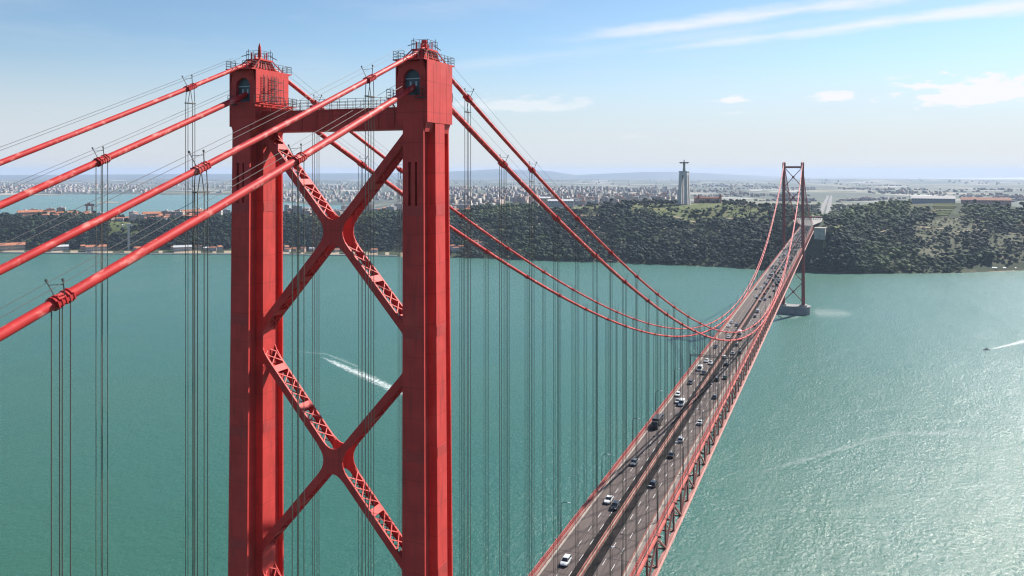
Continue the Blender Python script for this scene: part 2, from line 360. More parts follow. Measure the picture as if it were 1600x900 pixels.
# terrain sheet
cols = np.concatenate([np.arange(-1500, -100, 60), np.arange(-100, 1700, 6), np.arange(1700, 3000, 60)]).astype(float)
us = np.concatenate([[-.12, -.03, 0], np.linspace(.03, 1.0, 34), 1+np.linspace(.03, .6, 10)])
fard = np.geomspace(1, 30000/2300, 60)[1:]
D0 = d_shore(cols); Dr = np.interp(cols, P_, DR)
rows = [D0+(Dr-D0)*u_ for u_ in us]; Dl = rows[-1]
rows += [Dl*(30000/Dl)**t for t in np.linspace(0, 1, 62)[1:]]
DD = np.array(rows); PX = np.broadcast_to(cols, DD.shape)
ZZ = zland(PX, DD); XX, YY = g2w(PX, DD)
nr, nc = DD.shape; V = np.stack([XX, YY, ZZ], -1).reshape(-1, 3)
ii = (np.arange(nr-1)[:, None]*nc+np.arange(nc-1)[None]).ravel(); F = np.stack([ii, ii+1, ii+nc+1, ii+nc], 1)
pc = (PX[:-1, :-1]+PX[1:, 1:]).ravel()/2; dc = (DD[:-1, :-1]+DD[1:, 1:]).ravel()/2; zc = (ZZ[:-1, :-1]+ZZ[1:, 1:]).ravel()/2
uc = (dc-d_shore(pc))/(np.interp(pc, P_, DR)-d_shore(pc))
xc, yc = g2w(pc, dc)
def grass_zone(px, D):
    u_ = (D-d_shore(px))/(np.interp(px, P_, DR)-d_shore(px)); q = sn(px*1., D*1., .05, 4)
    a = (px > 985) & (px < 1200) & (u_ > .62-.12*q) & (u_ < 1.05)
    b = (px > 1288) & (px < 1320) & (u_ > .12) & (u_ < .45)
    c = (px > 840) & (px < 985) & (u_ > .9)
    d = (px > 172) & (px < 222) & (u_ > .42) & (u_ < .8)
    return a | b | c | d
def scrub_zone(px, D):
    u_ = (D-d_shore(px))/(np.interp(px, P_, DR)-d_shore(px))
    return ((px > 1435-u_*10) & (px < 1525) & (u_ > .12) & (u_ < .62) & (px-1430 > (1-u_)*30-20)) | ((px > 1545) & (u_ > .05) & (u_ < .35) & (sn(px, D, .06) > -.2))
mi = np.zeros(len(F), int)                                          # 0 wood floor, 1 grass, 2 bare, 3 scrub, 4 plain, 5 far hill
mi[grass_zone(pc, dc)] = 1; mi[scrub_zone(pc, dc)] = 3
mi[(uc < .13) & (pc < 640) & (np.sin(pc*.09)+np.sin(pc*.23) > -.2)] = 2
mi[(uc > 1.15) & (zc > -4)] = 4; mi[(dc > 17500)] = 5
me = fast_mesh('hills', V, F, [M['woodfloor'], M['grass'], M['bare'], M['scrub'], M['plainland'], M['farhill']], mi=mi, smooth=True)
o = link('hills', me); tag(o, kind='structure')

# ------------------------------------------------------------------ the bridge
TOWER_Y = (0.0, 1013.0); SPAN = 1013.0; HT = 10.96; PIT = SPAN/45
def zU(s):
    s = -s if s < 0 else (s-SPAN if s > SPAN else s); uu = abs(s)/SPAN; return 190.9-4*102.1*uu*(1-uu)
def zL(s):
    s = -s if s < 0 else (s-SPAN if s > SPAN else s); uu = abs(s)/SPAN; return 187.4-4*101.9*uu*(1-uu)

def railing(mb, path, h, rails=(1.0, .55), post=1.2, w=.05, mi=0):
    """posts and rails along a polyline of points"""
    for p, q in zip(path[:-1], path[1:]):
        p, q = Vector(p), Vector(q); L = (q-p).length; n = max(1, round(L/post))
        for k in range(n+1):
            a = p.lerp(q, k/n); mb.bar(a, a+Vector((0, 0, h)), w, w, (0, 1, 0), mi)
        for r_ in rails: mb.bar(p+Vector((0, 0, h*r_)), q+Vector((0, 0, h*r_)), w*.9, w*.9, (0, 0, 1), mi)

def leg_section(z):
    f_ = (176-z)/50
    return 11.22+.22*f_, 1.25+.12*f_, 3.05+.33*f_, 1.66+.13*f_, 1.11+.06*f_
def leg_poly(z, side, slots=False):
    tc_, W1, D1, W2, D2 = leg_section(z); Wc = W1-.55; e = .22; cx = side*tc_
    front = [(-W1, -D1), (W1, -D1)]
    if slots:
        front = [(-W1, -D1), (-.60, -D1), (-.60, -D1+.45), (-.26, -D1+.45), (-.26, -D1), (.22, -D1), (.22, -D1+.45), (.46, -D1+.45), (.46, -D1), (W1, -D1)]
    pts = front+[(W1, -D1+e), (Wc, -D1+e), (Wc, -D2), (W2, -D2), (W2, D2), (Wc, D2), (Wc, D1-e), (W1, D1-e)]
    back = [(W1, D1), (-W1, D1)]
    if slots: back = [(-x, -y) for x, y in front]
    pts = pts+back+[(-W1, D1-e), (-Wc, D1-e), (-Wc, D2), (-W2, D2), (-W2, -D2), (-Wc, -D2), (-Wc, -D1+e), (-W1, -D1+e)]
    return [(cx+x, y, z) for x, y in pts]

def gusset_cross(mb, c, dirs, L, hw, s, th):
    """star-shaped plate with concave fillets, in the plane y = s"""
    dirs = sorted(dirs, key=lambda d: math.atan2(d[1], d[0])); pts = []
    n = len(dirs)
    for i in range(n):
        d, e = np.array(dirs[i]), np.array(dirs[(i+1) % n]); nd = np.array([-d[1], d[0]]); ne = np.array([e[1], -e[0]])
        a0 = d*L-nd*hw; a1 = d*L+nd*hw; b0 = e*L+ne*hw
        pts.append(a0); pts.append(a1)
        A = np.array([d, -e]).T; 
        try: t_ = np.linalg.solve(A, (ne-nd)*hw); ctrl = nd*hw+d*t_[0]
        except np.linalg.LinAlgError: ctrl = (a1+b0)/2
        if np.linalg.norm(ctrl) > L*1.2: ctrl = (a1+b0)/2*.3
        for k in range(1, 6):
            t_ = k/6; pts.append((1-t_)**2*a1+2*t_*(1-t_)*ctrl+t_*t_*b0)
    f0 = [(c[0]+q[0], s-th/2, c[1]+q[1]) for q in pts]; f1 = [(c[0]+q[0], s+th/2, c[1]+q[1]) for q in pts]
    ctr0, ctr1 = (c[0], s-th/2, c[1]), (c[0], s+th/2, c[1]); m_ = len(pts)
    vs = f0+f1+[ctr0, ctr1]; fs = []
    for k in range(m_):
        k2 = (k+1) % m_; fs += [(2*m_, k, k2), (2*m_+1, m_+k2, m_+k), (k, m_+k, m_+k2, k2)]
    mb.add(vs, fs)

def make_tower(y0, near, label):
    root = thing('bridge_tower', label, 'bridge tower', (0, y0, 0))
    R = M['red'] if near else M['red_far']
    for side in (-1, 1):
        mb = MB()
        mb.loft([leg_poly(z, side) for z in (8, 60, 120, 173.9)]); mb.loft([leg_poly(z, side, True) for z in (173.9, 178.5)]); mb.loft([leg_poly(z, side) for z in (178.5, 183.2)])
        me = mb.mesh('leg', R); outward(me); leg = link('leg', me, root)
        for z in np.arange(18, 174, 12.9):                            # bolted splice bands
            tc_, W1, D1, W2, D2 = leg_section(z); cx = side*tc_
            for sx in (-1, 1):
                mb = MB(); mb.box(cx+sx*(W2+.012)-.012, cx+sx*(W2+.012)+.012, -D2+.06, D2-.06, z, z+1.1); mb.build('splice_plate', M['red_dull'], leg)
                mb = MB(); mb.box(cx-W1+.08, cx+W1-.08, sx*(D1+.012)-.012, sx*(D1+.012)+.012, z, z+1.1); mb.build('splice_plate', M['red_dull'], leg)
    # top cross beam with its walkway
    mb = MB(); zb, zt = 182.15, 184.45
    mb.box(-9.9, 9.9, -1.3, 1.3, zb, zt); mb.box(-9.8, 9.8, -1.42, 1.42, zb-.06, zb+.10); mb.box(-9.8, 9.8, -1.42, 1.42, zt-.10, zt+.05)
    for sx in (-1, 1):                                               # haunches
        mb.loft([[(sx*9.9, y, zb), (sx*9.3, y, zb), (sx*9.9, y, zb-1.1)] for y in (-1.1, 1.1)])
    for x in np.arange(-8, 8.1, 2.0):
        mb.box(x-.03, x+.03, -1.36, 1.36, zb+.1, zt-.1)
    me = mb.mesh('cross_beam', R); outward(me); beam = link('cross_beam', me, root)
    if near:
        mb = MB()
        for y in (-1.35, 1.35): railing(mb, [(-9.4, y, zt+.05), (9.4, y, zt+.05)], 1.1, (1, .66, .33), 1.05, .045)
        mb.build('walkway_railing', M['rail_dark'], beam)
        mb = MB(); mb.box(-3.3, -2.7, -.9, -.4, zt+.052, zt+.55); mb.box(-3.2, -2.8, -.92, -.38, zt+.55, zt+.62); mb.build('equipment_box', R, beam)
    # X braces: two plates with lacing between, gussets where they meet
    def arm(p, q, detail):
        p, q = np.array(p), np.array(q); d = (q-p)/np.linalg.norm(q-p); n = np.array([-d[1], d[0]]); hw = .41; L = np.linalg.norm(q-p)
        mb = MB()
        for s in (-1.08, 1.08): mb.bar((p[0], s, p[1]), (q[0], s, q[1]), .10, 2*hw, (n[0], 0, n[1]))
        for sg in (-1, 1):                                           # flange angles along every edge
            for s in (-1.0, 1.0):
                a, b_ = p+n*sg*(hw-.03), q+n*sg*(hw-.03); mb.bar((a[0], s, a[1]), (b_[0], s, b_[1]), .06, .20, (0, 1, 0))
        o_ = mb.build('brace', R, root)
        mb = MB(); step = 1.35; k = 0; t_ = .5
        while t_ < L-.4:
            for sg in ((-1, 1) if detail else (1,)):
                a = p+d*t_+n*sg*(hw-.035); b_ = p+d*min(t_+step, L-.2)+n*sg*(hw-.035)
                if k % 4 == 3:
                    c_ = (a+b_)/2; e_ = d*.42
                    mb.bar((c_[0]-e_[0], 0, c_[1]-e_[1]), (c_[0]+e_[0], 0, c_[1]+e_[1]), 1.9, .05, (n[0], 0, n[1]))
                else:
                    mb.bar((a[0], -.96, a[1]), (b_[0], .96, b_[1]), .11, .05, (n[0], 0, n[1])); 
                    a2 = a+n*sg*.06; b2 = b_+n*sg*.06
                    mb.bar((a2[0], .96, a2[1]), (b2[0], -.96, b2[1]), .11, .05, (n[0], 0, n[1]))
            t_ += step; k += 1
        mb.build('lacing', R, o_)
    nodes = [183.6, 157.8, 132.0, 106.2]
    pairs = [(nodes[i], nodes[i+1]) for i in range(3)]+[(65, 39.5), (39.5, 14)]
    for za, zb_ in pairs:
        zc_ = (za+zb_)/2; xl = leg_section(za)[0]; xb = leg_section(zb_)[0]; C = (0, zc_)
        ends = [(-xl, za), (xl, za), (-xb, zb_), (xb, zb_)]; dirs = []
        for e in ends:
            d = np.array(e)-np.array(C); L = np.linalg.norm(d); d /= L; dirs.append(d)
            f0 = 1.9/L; f1 = 1-1.0/L
            arm(np.array(C)+d*1.9, np.array(C)+d*L*f1, near)
        mb = MB()
        for s in (-1.09, 1.09): gusset_cross(mb, C, dirs, 2.5, .42, s, .13)
        me = mb.mesh('gusset_plate', R); outward(me); link('gusset_plate', me, root)
    for zn in nodes[1:]+[39.5]:                                      # gussets at the legs
        for side in (-1, 1):
            xl = side*leg_section(zn)[0]; sl_ = 12.9/leg_section(zn)[0]; up = np.array([-side*1., sl_]); up /= np.linalg.norm(up); dn = np.array([-side*1., -sl_]); dn /= np.linalg.norm(dn)
            mb = MB()
            for s in (-1.10, 1.10):
                gusset_cross(mb, (xl, zn), [up, dn, np.array([0, 1.]), np.array([0, -1.])], 3.3, .43, s, .13)
            me = mb.mesh('gusset_plate', R); outward(me); link('gusset_plate', me, root)
    mb = MB(); mb.box(-10.3, 10.3, -1.2, 1.2, 69.5, 72.5); mb.build('deck_beam', R, root)
    # saddle housings
    for side in (-1, 1):
        cx = side*10.98; Wb, Db = 1.75, 2.94; zb0, zt0 = 182.93, 189.16
        cl, W1, D1, W2, D2 = leg_section(182); cl *= side
        rect = lambda c_, w_, d_, z: [(c_-w_, -d_, z), (c_+w_, -d_, z), (c_+w_, d_, z), (c_-w_, d_, z)]
        mb = MB()
        mb.loft([rect(cl, W1+.02, D1-.25, 181.7), rect(cx, Wb, Db-.02, zb0)], cap=True)      # corbel
        mb.loft([rect(cx, Wb, Db-.5, zb0), rect(cx, Wb, Db-.5, zt0)])
        # front and back faces with an arched opening
        arch = [(-.98, 185.55), (-.98, 187.35)]+[(-.98*math.cos(a), 187.35+.95*math.sin(a)) for a in np.linspace(0, math.pi, 13)[1:-1]]+[(.98, 187.35), (.98, 185.55)]
        for sy in (-1, 1):
            outer = [(-Wb, zb0), (-Wb, 187.35)]+[(-Wb+2*Wb*k/12, zt0) for k in range(1, 12)]+[(Wb, 187.35), (Wb, zb0)]
            m_ = len(arch)
            vs = [(cx+x, sy*Db, z) for x, z in outer]+[(cx+x, sy*Db, z) for x, z in arch]+[(cx+x, sy*(Db-.5), z) for x, z in arch]+[(cx+x, sy*(Db-.5), z) for x, z in outer]
            fs = []
            for k in range(m_-1): fs += [(k, k+1, m_+k+1, m_+k), (m_+k, m_+k+1, 2*m_+k+1, 2*m_+k), (k, 3*m_+k, 3*m_+k+1, k+1)]
            fs += [(m_-1, 0, m_, 2*m_-1), (2*m_-1, m_, 2*m_, 3*m_-1), (m_-1, 4*m_-1, 3*m_, 0)]
            mb.add(vs, fs)
            mb.box(cx-Wb-.02, cx+Wb+.02, sy*Db-.10, sy*Db+.12, 185.0, 185.2)
        me = mb.mesh('saddle_housing', R); outward(me); hs = link('saddle_housing', me, root)
        # proud cover plates on the two flanks
        for sx in (-1, 1):
            mb = MB(); z0 = 182.7 if sx == side else 185.5
            mb.box(min(cx+sx*Wb, cx+sx*(Wb+.14)), max(cx+sx*Wb, cx+sx*(Wb+.14)), -Db-.05, Db+.05, z0, zt0+.04)
            for yy in (-1.55, 0.0, 1.55): mb.box(cx+sx*(Wb+.143)-.006, cx+sx*(Wb+.143)+.006, yy-.03, yy+.03, z0+.2, zt0-.2)
            mb.build('cover_plate', R, hs)
        for sy in (-1, 1):
            mb = MB(); y1 = sy*(Db-.46); ys = sorted((y1-.02, y1+.02))
            mb.add([(cx+x*.995, y1+sy*.0, z) for x, z in arch], [tuple(range(len(arch)))])
            mb.add([(cx, y1, 185.6)]*0, [])
            door = mb.build('portal_panel', M['portal'], hs)
            mb = MB(); y2 = sy*(Db-.43)
            mb.box(cx-.95, cx+.95, y2-.03, y2+.03, 187.30, 187.40)
            for xx in (-.34, .34): mb.box(cx+xx-.10, cx+xx+.10, y2-.02, y2+.02, 186.55, 187.05)
            mb.build('portal_trim', M['trim'], door)
        if near:
            # roof rim, saddle hood, top platform, masts
            mb = MB(); mb.box(cx-Wb-.1, cx+Wb+.1, -Db-.75, Db+.75, zt0+.05, zt0+.17)
            for sy in (-1, 1):
                for xx in (-1.4, 1.4): mb.bar((cx+xx, sy*(Db+.02), zt0-.65), (cx+xx, sy*(Db+.7), zt0+.05), .09, .09)
            mb.build('roof_platform', R, hs)
            mb = MB()
            for sx in (-1, 1): railing(mb, [(cx+sx*(Wb+.05), -Db-.7, zt0+.17), (cx+sx*(Wb+.05), Db+.7, zt0+.17)], .85, (1, .66, .33), .8, .045)
            for sy in (-1, 1):
                railing(mb, [(cx-Wb-.05, sy*(Db+.7), zt0+.17), (cx-.5, sy*(Db+.7), zt0+.17)], .85, (1, .66, .33), .8, .045)
                railing(mb, [(cx+.5, sy*(Db+.7), zt0+.17), (cx+Wb+.05, sy*(Db+.7), zt0+.17)], .85, (1, .66, .33), .8, .045)
            mb.build('roof_railing', M['rail_dark'], hs)
            mb = MB()
            mb.loft([rect(cx, .95, 2.1, zt0+.17), rect(cx, .75, 1.15, 190.55)]); mb.box(cx-1.0, cx+1.0, -1.2, 1.2, 190.55, 190.72)
            for sx in (-1, 1):
                for y in np.linspace(-1.8, 1.8, 7): mb.bar((cx+sx*1.0, y, zt0+.17), (cx+sx*.82, y*.62, 190.5), .07, .09)
                mb.bar((cx+sx*1.05, -2.2, zt0+.6), (cx+sx*1.05, 2.2, zt0+.6), .06, .06)
                for sy in (-1, 1): mb.bar((cx+sx*.95, sy*1.15, 190.6), (cx+sx*1.3, sy*2.75, zt0+.2), .10, .10)
            me = mb.mesh('saddle_hood', R); outward(me); link('saddle_hood', me, hs)
            mb = MB(); railing(mb, [(cx-.95, -1.15, 190.72), (cx+.95, -1.15, 190.72), (cx+.95, 1.15, 190.72), (cx-.95, 1.15, 190.72), (cx-.95, -1.15, 190.72)], .95, (1, .6), .8, .04)
            mb.build('platform_railing', M['rail_dark'], hs)
            mb = MB(); zt1 = 190.72
            if side < 0:
                mb.tube([(cx, 0, zt1), (cx, 0, zt1+.9), (cx, 0, zt1+1.6), (cx, 0, zt1+2.0)], [.26, .22, .16, .03], 10)
            else:
                mb.tube([(cx, 0, zt1), (cx, 0, zt1+.75), (cx, 0, zt1+.8), (cx, 0, zt1+1.05)], [.30, .28, .36, .34], 12)
            for (xx, yy, hh, rr) in ((-.6, -.7, .8, .09), (.55, -.8, .65, .08), (.65, .5, .9, .07), (-.55, .75, .7, .10), (.1, -.95, .55, .11), (.0, .9, .75, .06)):
                mb.tube([(cx+xx, yy, zt1), (cx+xx, yy, zt1+hh)], rr, 8)
            mb.build('beacon', R, hs, smooth=False)
            mb = MB()
            for (xx, yy, hh) in ((.8, 1.0, 1.25), (-.8, -1.0, 1.2), (.82, -.9, 1.0)): mb.tube([(cx+xx, yy, zt1), (cx+xx, yy, zt1+hh)], .03, 5)
            for sx in (-1, 1): mb.bar((cx+sx*.6, -1.15, zt1+.55), (cx+sx*.9, -2.1, zt1+.2), .05, .08); mb.bar((cx+sx*.6, 1.15, zt1+.55), (cx+sx*.9, 2.1, zt1+.2), .05, .08)
            mb.build('aerial', M['rail_dark'], hs)
            # service balconies at the level of the beam walkway
            ix = cx-side*Wb; mb = MB(); xs = sorted((ix-side*.16, ix-side*1.0)); zf = 185.3
            mb.box(xs[0], xs[1], -Db-.5, Db+.5, zf-.12, zf)
            mb.bar((ix-side*.9, -Db+.3, zf-.12), (ix-side*.1, -Db+.3, zf-1.6), .12, .12); mb.bar((ix-side*.9, Db-.3, zf-.12), (ix-side*.1, Db-.3, zf-1.6), .12, .12)
            mb.build('balcony_floor', R, hs)
            mb = MB(); xo = ix-side*.98
            railing(mb, [(ix-side*.2, -Db-.46, zf), (xo, -Db-.46, zf), (xo, Db+.46, zf), (ix-side*.2, Db+.46, zf)], .95, (1, .66, .33), .8, .045)
            for sy in (-1, 1):
                ox = cx+side*(Wb-.1); y_ = sy*(Db+.6)
                mb.box(min(ox, ox-side*.9), max(ox, ox-side*.9), min(sy*(Db+.12), y_), max(sy*(Db+.12), y_), zf-.1, zf)
                railing(mb, [(ox, sy*(Db+.1), zf), (ox, y_, zf), (ox-side*.9, y_, zf)], .95, (1, .66, .33), .6, .045)
            mb.build('balcony_railing', M['rail_dark'], hs)
            # caged ladders on the flank that faces the camera
            mb = MB()
            if side < 0:
                fx = cx+Wb+.16
                for yc_, wd in ((-1.5, .34), (-.2, .26), (.35, .26)):
                    for yy in (yc_-wd, yc_+wd): mb.bar((fx+.12, yy, 185.6), (fx+.12, yy, 188.7), .05, .05)
                    for z in np.arange(185.75, 188.7, .30): mb.bar((fx+.12, yc_-wd, z), (fx+.12, yc_+wd, z+(.22 if yc_ < -1 else 0)), .04, .04)
                for z in (186.2, 187.1, 188.0):
                    mb.bar((fx+.02, -.5, z), (fx+.75, -.5, z), .04, .05); mb.bar((fx+.75, -.5, z), (fx+.75, 1.0, z), .04, .05); mb.bar((fx+.75, 1.0, z), (fx+.02, 1.0, z), .04, .05)
                for yy in (-.5, .1, 1.0): mb.bar((fx+.75, yy, 185.7), (fx+.75, yy, 188.4), .04, .04)
            else:
                for z in np.arange(185.9, 187.6, .4): mb.bar((cx+Wb-.12, -Db-.16, z), (cx+Wb-.55, -Db-.16, z), .05, .07)
                for xx in (.12, .55): mb.bar((cx+Wb-xx, -Db-.15, 185.0), (cx+Wb-xx, -Db-.15, 187.8), .05, .05)
            mb.build('ladder', M['red'] if side > 0 else M['rail_dark'], hs)
    mb = MB()                                                        # pier
    def pier_ring(hw, hd, z): return [(-hw, -hd+3, z), (-hw+3, -hd, z), (hw-3, -hd, z), (hw, -hd+3, z), (hw, hd-3, z), (hw-3, hd, z), (-hw+3, hd, z), (-hw, hd-3, z)]
    mb.loft([pier_ring(19.8, 9, -12), pier_ring(19.8, 9, 8.2)]); mb.loft([pier_ring(20.4, 9.6, 8.2), pier_ring(20.4, 9.6, 9.6)])
    for sx in (-1, 1): mb.box(sx*12.2-4.2, sx*12.2+4.2, -6, 6, 9.6, 11.2)
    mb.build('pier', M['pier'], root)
    return root
make_tower(0.0, True, 'huge red bridge tower with ladders, arched portals and two big X braces in view')
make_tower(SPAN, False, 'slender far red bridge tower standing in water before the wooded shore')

# main cables: tube, bands, hangers, hand ropes
def band_mesh(r, name):
    mb = MB(); L = .55
    mb.tube([(0, -L, 0), (0, L, 0)], r*1.18, 14)
    for y in (-L, -.3, .3, L): mb.tube([(0, y-.05, 0), (0, y+.05, 0)], r*1.34, 14)
    for sx in (-1, 1):
        mb.box(sx*r*1.3-.05, sx*r*1.3+.05, -L-.05, L+.05, -.12, .12)
        for y in np.linspace(-L, L, 5): mb.box(sx*r*1.35-.06, sx*r*1.35+.06, y-.04, y+.04, -.22, .22)
    return mb.mesh(name, M['cable_red'])
BAND = {'U': band_mesh(.25, 'cable_band'), 'L': band_mesh(.33, 'cable_band')}
mbp = MB()
for sx, y in ((-1, -.1), (1, .1)):
    mbp.bar((sx*.26, y, .15), (sx*.55, y, 1.22), .05, .05); mbp.box(sx*.55-.05, sx*.55+.05, y-.05, y+.05, 1.16, 1.32)
mbp.bar((-.5, -.1, .95), (.5, .1, .95), .03, .03)
STAN = mbp.mesh('rope_stanchion', M['rail_dark'])
S_NEAR, S_FAR = -200.0, SPAN+470
def make_cable(side, kind, label):
    zf = zU if kind == 'U' else zL; r = .25 if kind == 'U' else .33; x = side*HT
    root = thing('main_cable', label, 'bridge cable', (x, 0, 0), group='main cables of the bridge')
    ss = sorted(set(list(np.arange(S_NEAR, -40, 8.0))+list(np.arange(-40, 60, 2.0))+list(np.arange(60, SPAN-20, 9.0))+list(np.arange(SPAN-20, SPAN+21, 4.0))+list(np.arange(SPAN+24, S_FAR+1, 9.0))))
    def path(dx, dz, arr): return [(dx, s, zf(s)+dz) for s in arr]
    mb = MB(); mb.tube(path(0, 0, ss), r, 12); mb.build('cable_tube', M['cable_red'], root, smooth=True)
    # short weather-wrapped sleeve where the near-side cable leaves the housing
    hand = MB(); a = [s for s in ss if s < 420]
    for sx in (-1, 1):
        for dz in (1.15,) : hand.tube(path(sx*.55, dz, [s for s in a if s <= -3.6]), .018, 4); hand.tube(path(sx*.55, dz, [s for s in a if s >= 3.6]), .018, 4)
    hand.build('hand_rope', M['hand_rope'], root)
    off = PIT/2 if kind == 'U' else PIT
    sts = [off+k*PIT for k in range(45 if kind == 'U' else 44)]
    sts += [-off-k*PIT for k in range(7)]+[SPAN+off+k*PIT for k in range(20)]
    for s in sts:
        z = zf(s); sl_ = (zf(s+.5)-zf(s-.5)); zbot = float(road_z(s))-1.0
        bo = link('cable_band', BAND[kind], root, (0, s, z), (math.atan(sl_), 0, 0))
        if -160 < s < 420: st_ = link('rope_stanchion', STAN, bo); 
        if z-zbot < 1.2: continue
        mb = MB(); rr = .036 if s < 130 else .040
        if kind == 'L':
            for dy in (-.36, .36):
                for dx in (-r*.98, r*.98): mb.tube([(dx, dy, 0.1+sl_*dy), (dx, dy, zbot-z)], rr, 5, cap=False)
        else:
            zs_ = -min(1.7, (z-zbot)*.6)
            for dy in (-.5, .5):
                for dx in (-.16, .16):
                    mb.tube([(dx*1.6, dy*.5, .05+sl_*dy*.5), (dx, dy, zs_), (dx, dy, zbot-z)], rr, 5, cap=False)
            mb.bar((0, -.62, zs_), (0, .62, zs_), .42, .09)
        h_ = mb.build('hanger', M['rope'], root, loc=(0, s, z))
    return root
make_cable(1, 'L', 'thick lower red cable entering the tower leg nearer the camera')
make_cable(1, 'U', 'thinner upper red cable crossing the top of the nearer tower leg')
make_cable(-1, 'L', 'thick lower red cable entering the tower leg that carries the ladders')
make_cable(-1, 'U', 'thinner upper red cable over the tower leg that carries the spire')

# deck
deck = thing('bridge_deck', 'long red truss deck carrying six lanes of traffic to the far shore', 'bridge deck', (0, 0, 0))
S0, S1 = -70.0, 1492.0
def strip(mb, t0, t1, s0, s1, dz0, dz1=None, step=40, mi=0):
    n = max(1, int((s1-s0)/step)); ss = np.linspace(s0, s1, n+1)
    if dz1 is None:
        vs = [(t, s, float(road_z(s))+dz0) for s in ss for t in (t0, t1)]
        mb.add(vs, [(2*k, 2*k+1, 2*k+3, 2*k+2) for k in range(n)], mi)
    else: mb.loft([[(t0, s, float(road_z(s))+dz0), (t1, s, float(road_z(s))+dz0), (t1, s, float(road_z(s))+dz1), (t0, s, float(road_z(s))+dz1)] for s in ss], mi)
mb = MB(); strip(mb, -9.0, 8.1, S0, S1, -.45, 0.0); me = mb.mesh('roadway', M['asphalt']); outward(me); link('roadway', me, deck)
for t0, t1 in ((-2.85, -.95), (.05, 2.0)):
    mb = MB(); strip(mb, t0, t1, S0, S1, .004); mb.build('grating_lane', M['grate'], deck)
mb = MB()
for t in (-5.45, 5.2):
    for s in np.arange(S0, S1, 9.0): strip(mb, t-.05, t+.05, s, s+3.2, .008)
for t in (-2.92, 2.62):
    for s in np.arange(S0+2, S1, 9.0): strip(mb, t-.05, t+.05, s, s+3.4, .008)
tag(mb.build('lane_marking', M['white_line'], deck), kind='stuff')
for t0, t1 in ((-9.75, -9.0), (8.1, 8.75)):
    mb = MB(); strip(mb, t0, t1, S0, S1, -.3, .22); me = mb.mesh('kerb', M['curb']); outward(me); link('kerb', me, deck)
SEGS = ((S0, -5.0), (5.0, SPAN-5.0), (SPAN+5.0, S1))
M['walk'] = plain('grey_walkway_grating', (.16, .125, .115), .8)
for t0, t1 in ((-10.45, -9.77), (8.77, 10.45)):
    for a, b_ in SEGS:
        mb = MB(); strip(mb, t0, t1, a, b_, -.30, .0); me = mb.mesh('walkway', M['walk']); outward(me); link('walkway', me, deck)
for t in (-9.4, 8.42):
    mb = MB(); strip(mb, t-.06, t+.06, S0, S1, .50, .82)
    for s in np.arange(S0, 500, 4.0): z = float(road_z(s)); mb.box(t-.05, t+.05, s-.05, s+.05, z+.2, z+.5)
    me = mb.mesh('guard_rail', M['median']); outward(me); link('guard_rail', me, deck)
# double median rail
for t in (-.82, -.08):
    mb = MB(); strip(mb, t-.10, t+.10, S0, S1, .42, .80)
    for s in np.arange(S0, 700, 4.0): z = float(road_z(s)); mb.box(t-.05, t+.05, s-.06, s+.06, z, z+.42)
    me = mb.mesh('median_rail', M['median']); outward(me); link('median_rail', me, deck)
mb = MB(); strip(mb, -.70, -.20, S0, S1, .0, .25); me = mb.mesh('median_kerb', M['curb']); outward(me); link('median_kerb', me, deck)
# railings on both edges: rails, posts and crossed pickets
for t in (-10.35, 10.35):
    for a, b_ in SEGS:
        mb = MB(); far_pick = min(b_, 620)
        for dz in (.15, .72, 1.30): strip(mb, t-.07, t+.07, a, b_, dz-.06, dz+.06, 25)
        s = a
        while s < far_pick:
            z = float(road_z(s)); mb.box(t-.05, t+.05, s-.05, s+.05, z-.05, z+1.3)
            if s > 40:
                mb.bar((t, s, z+.15), (t, s+1.4, z+1.25), .06, .12); mb.bar((t, s, z+1.25), (t, s+1.4, z+.15), .06, .12)
            s += 1.407
        while s < b_: z = float(road_z(s)); mb.box(t-.06, t+.06, s-.06, s+.06, z-.05, z+1.1); s += 5.6
        me = mb.mesh('railing', M['rail_red']); link('railing', me, deck)
# stiffening trusses, panel by panel
PAN = PIT/2; DEP = 8.2
for side in (-1, 1):
    x = side*10.85
    for a, b_ in SEGS:
        mb = MB(); strip(mb, x-.30, x+.30, a, b_, -1.05, -.36, 25); me = mb.mesh('top_chord', M['rail_red']); outward(me); link('top_chord', me, deck)
        mb = MB(); strip(mb, x-.34, x+.34, a, b_, -DEP-.7, -DEP, 25); me = mb.mesh('bottom_chord', M['truss']); outward(me); link('bottom_chord', me, deck)
        mb = MB(); t0, t1 = sorted((x+side*.38, x+side*.95)); strip(mb, t0, t1, a, b_, -DEP-.35, -DEP-.2, 25); me = mb.mesh('lower_walkway', M['pinkish']); outward(me); link('lower_walkway', me, deck)
    k = 0
    stations = [s for s in np.arange(PAN*-5, S1-PAN, PAN)]
    mv = MB(); mv.box(-.26, .26, -.26, .26, -DEP, -1.05); MV = mv.mesh('post', M['truss'])
    slope = -.0055*PAN
    dd = MB(); dd.bar((0, 0, -DEP+.05), (0, PAN, -1.1+slope), .44, .50, (1, 0, 0)); DU = dd.mesh('diagonal', M['truss'])
    dd = MB(); dd.bar((0, 0, -1.1), (0, PAN, -DEP+.05+slope), .44, .50, (1, 0, 0)); DD_ = dd.mesh('diagonal', M['truss'])
    for k, s in enumerate(stations):
        if min(abs(s), abs(s-SPAN)) < 5.5: continue
        z = float(road_z(s)); link('post', MV, deck, (x, s, z))
        if min(abs(s+PAN), abs(s+PAN-SPAN)) < 5.5 or s+PAN > S1: continue
        link('diagonal', DU if k % 2 else DD_, deck, (x, s, z))
fb = MB(); fb.box(-10.6, 10.6, -.15, .15, -1.9, -.5); fb.box(-11.9, -10.55, -.16, .16, -.9, -.30); fb.box(10.55, 11.9, -.16, .16, -.9, -.30)
fb.box(-10.6, 10.6, -.18, .18, -DEP-.5, -DEP-.1)
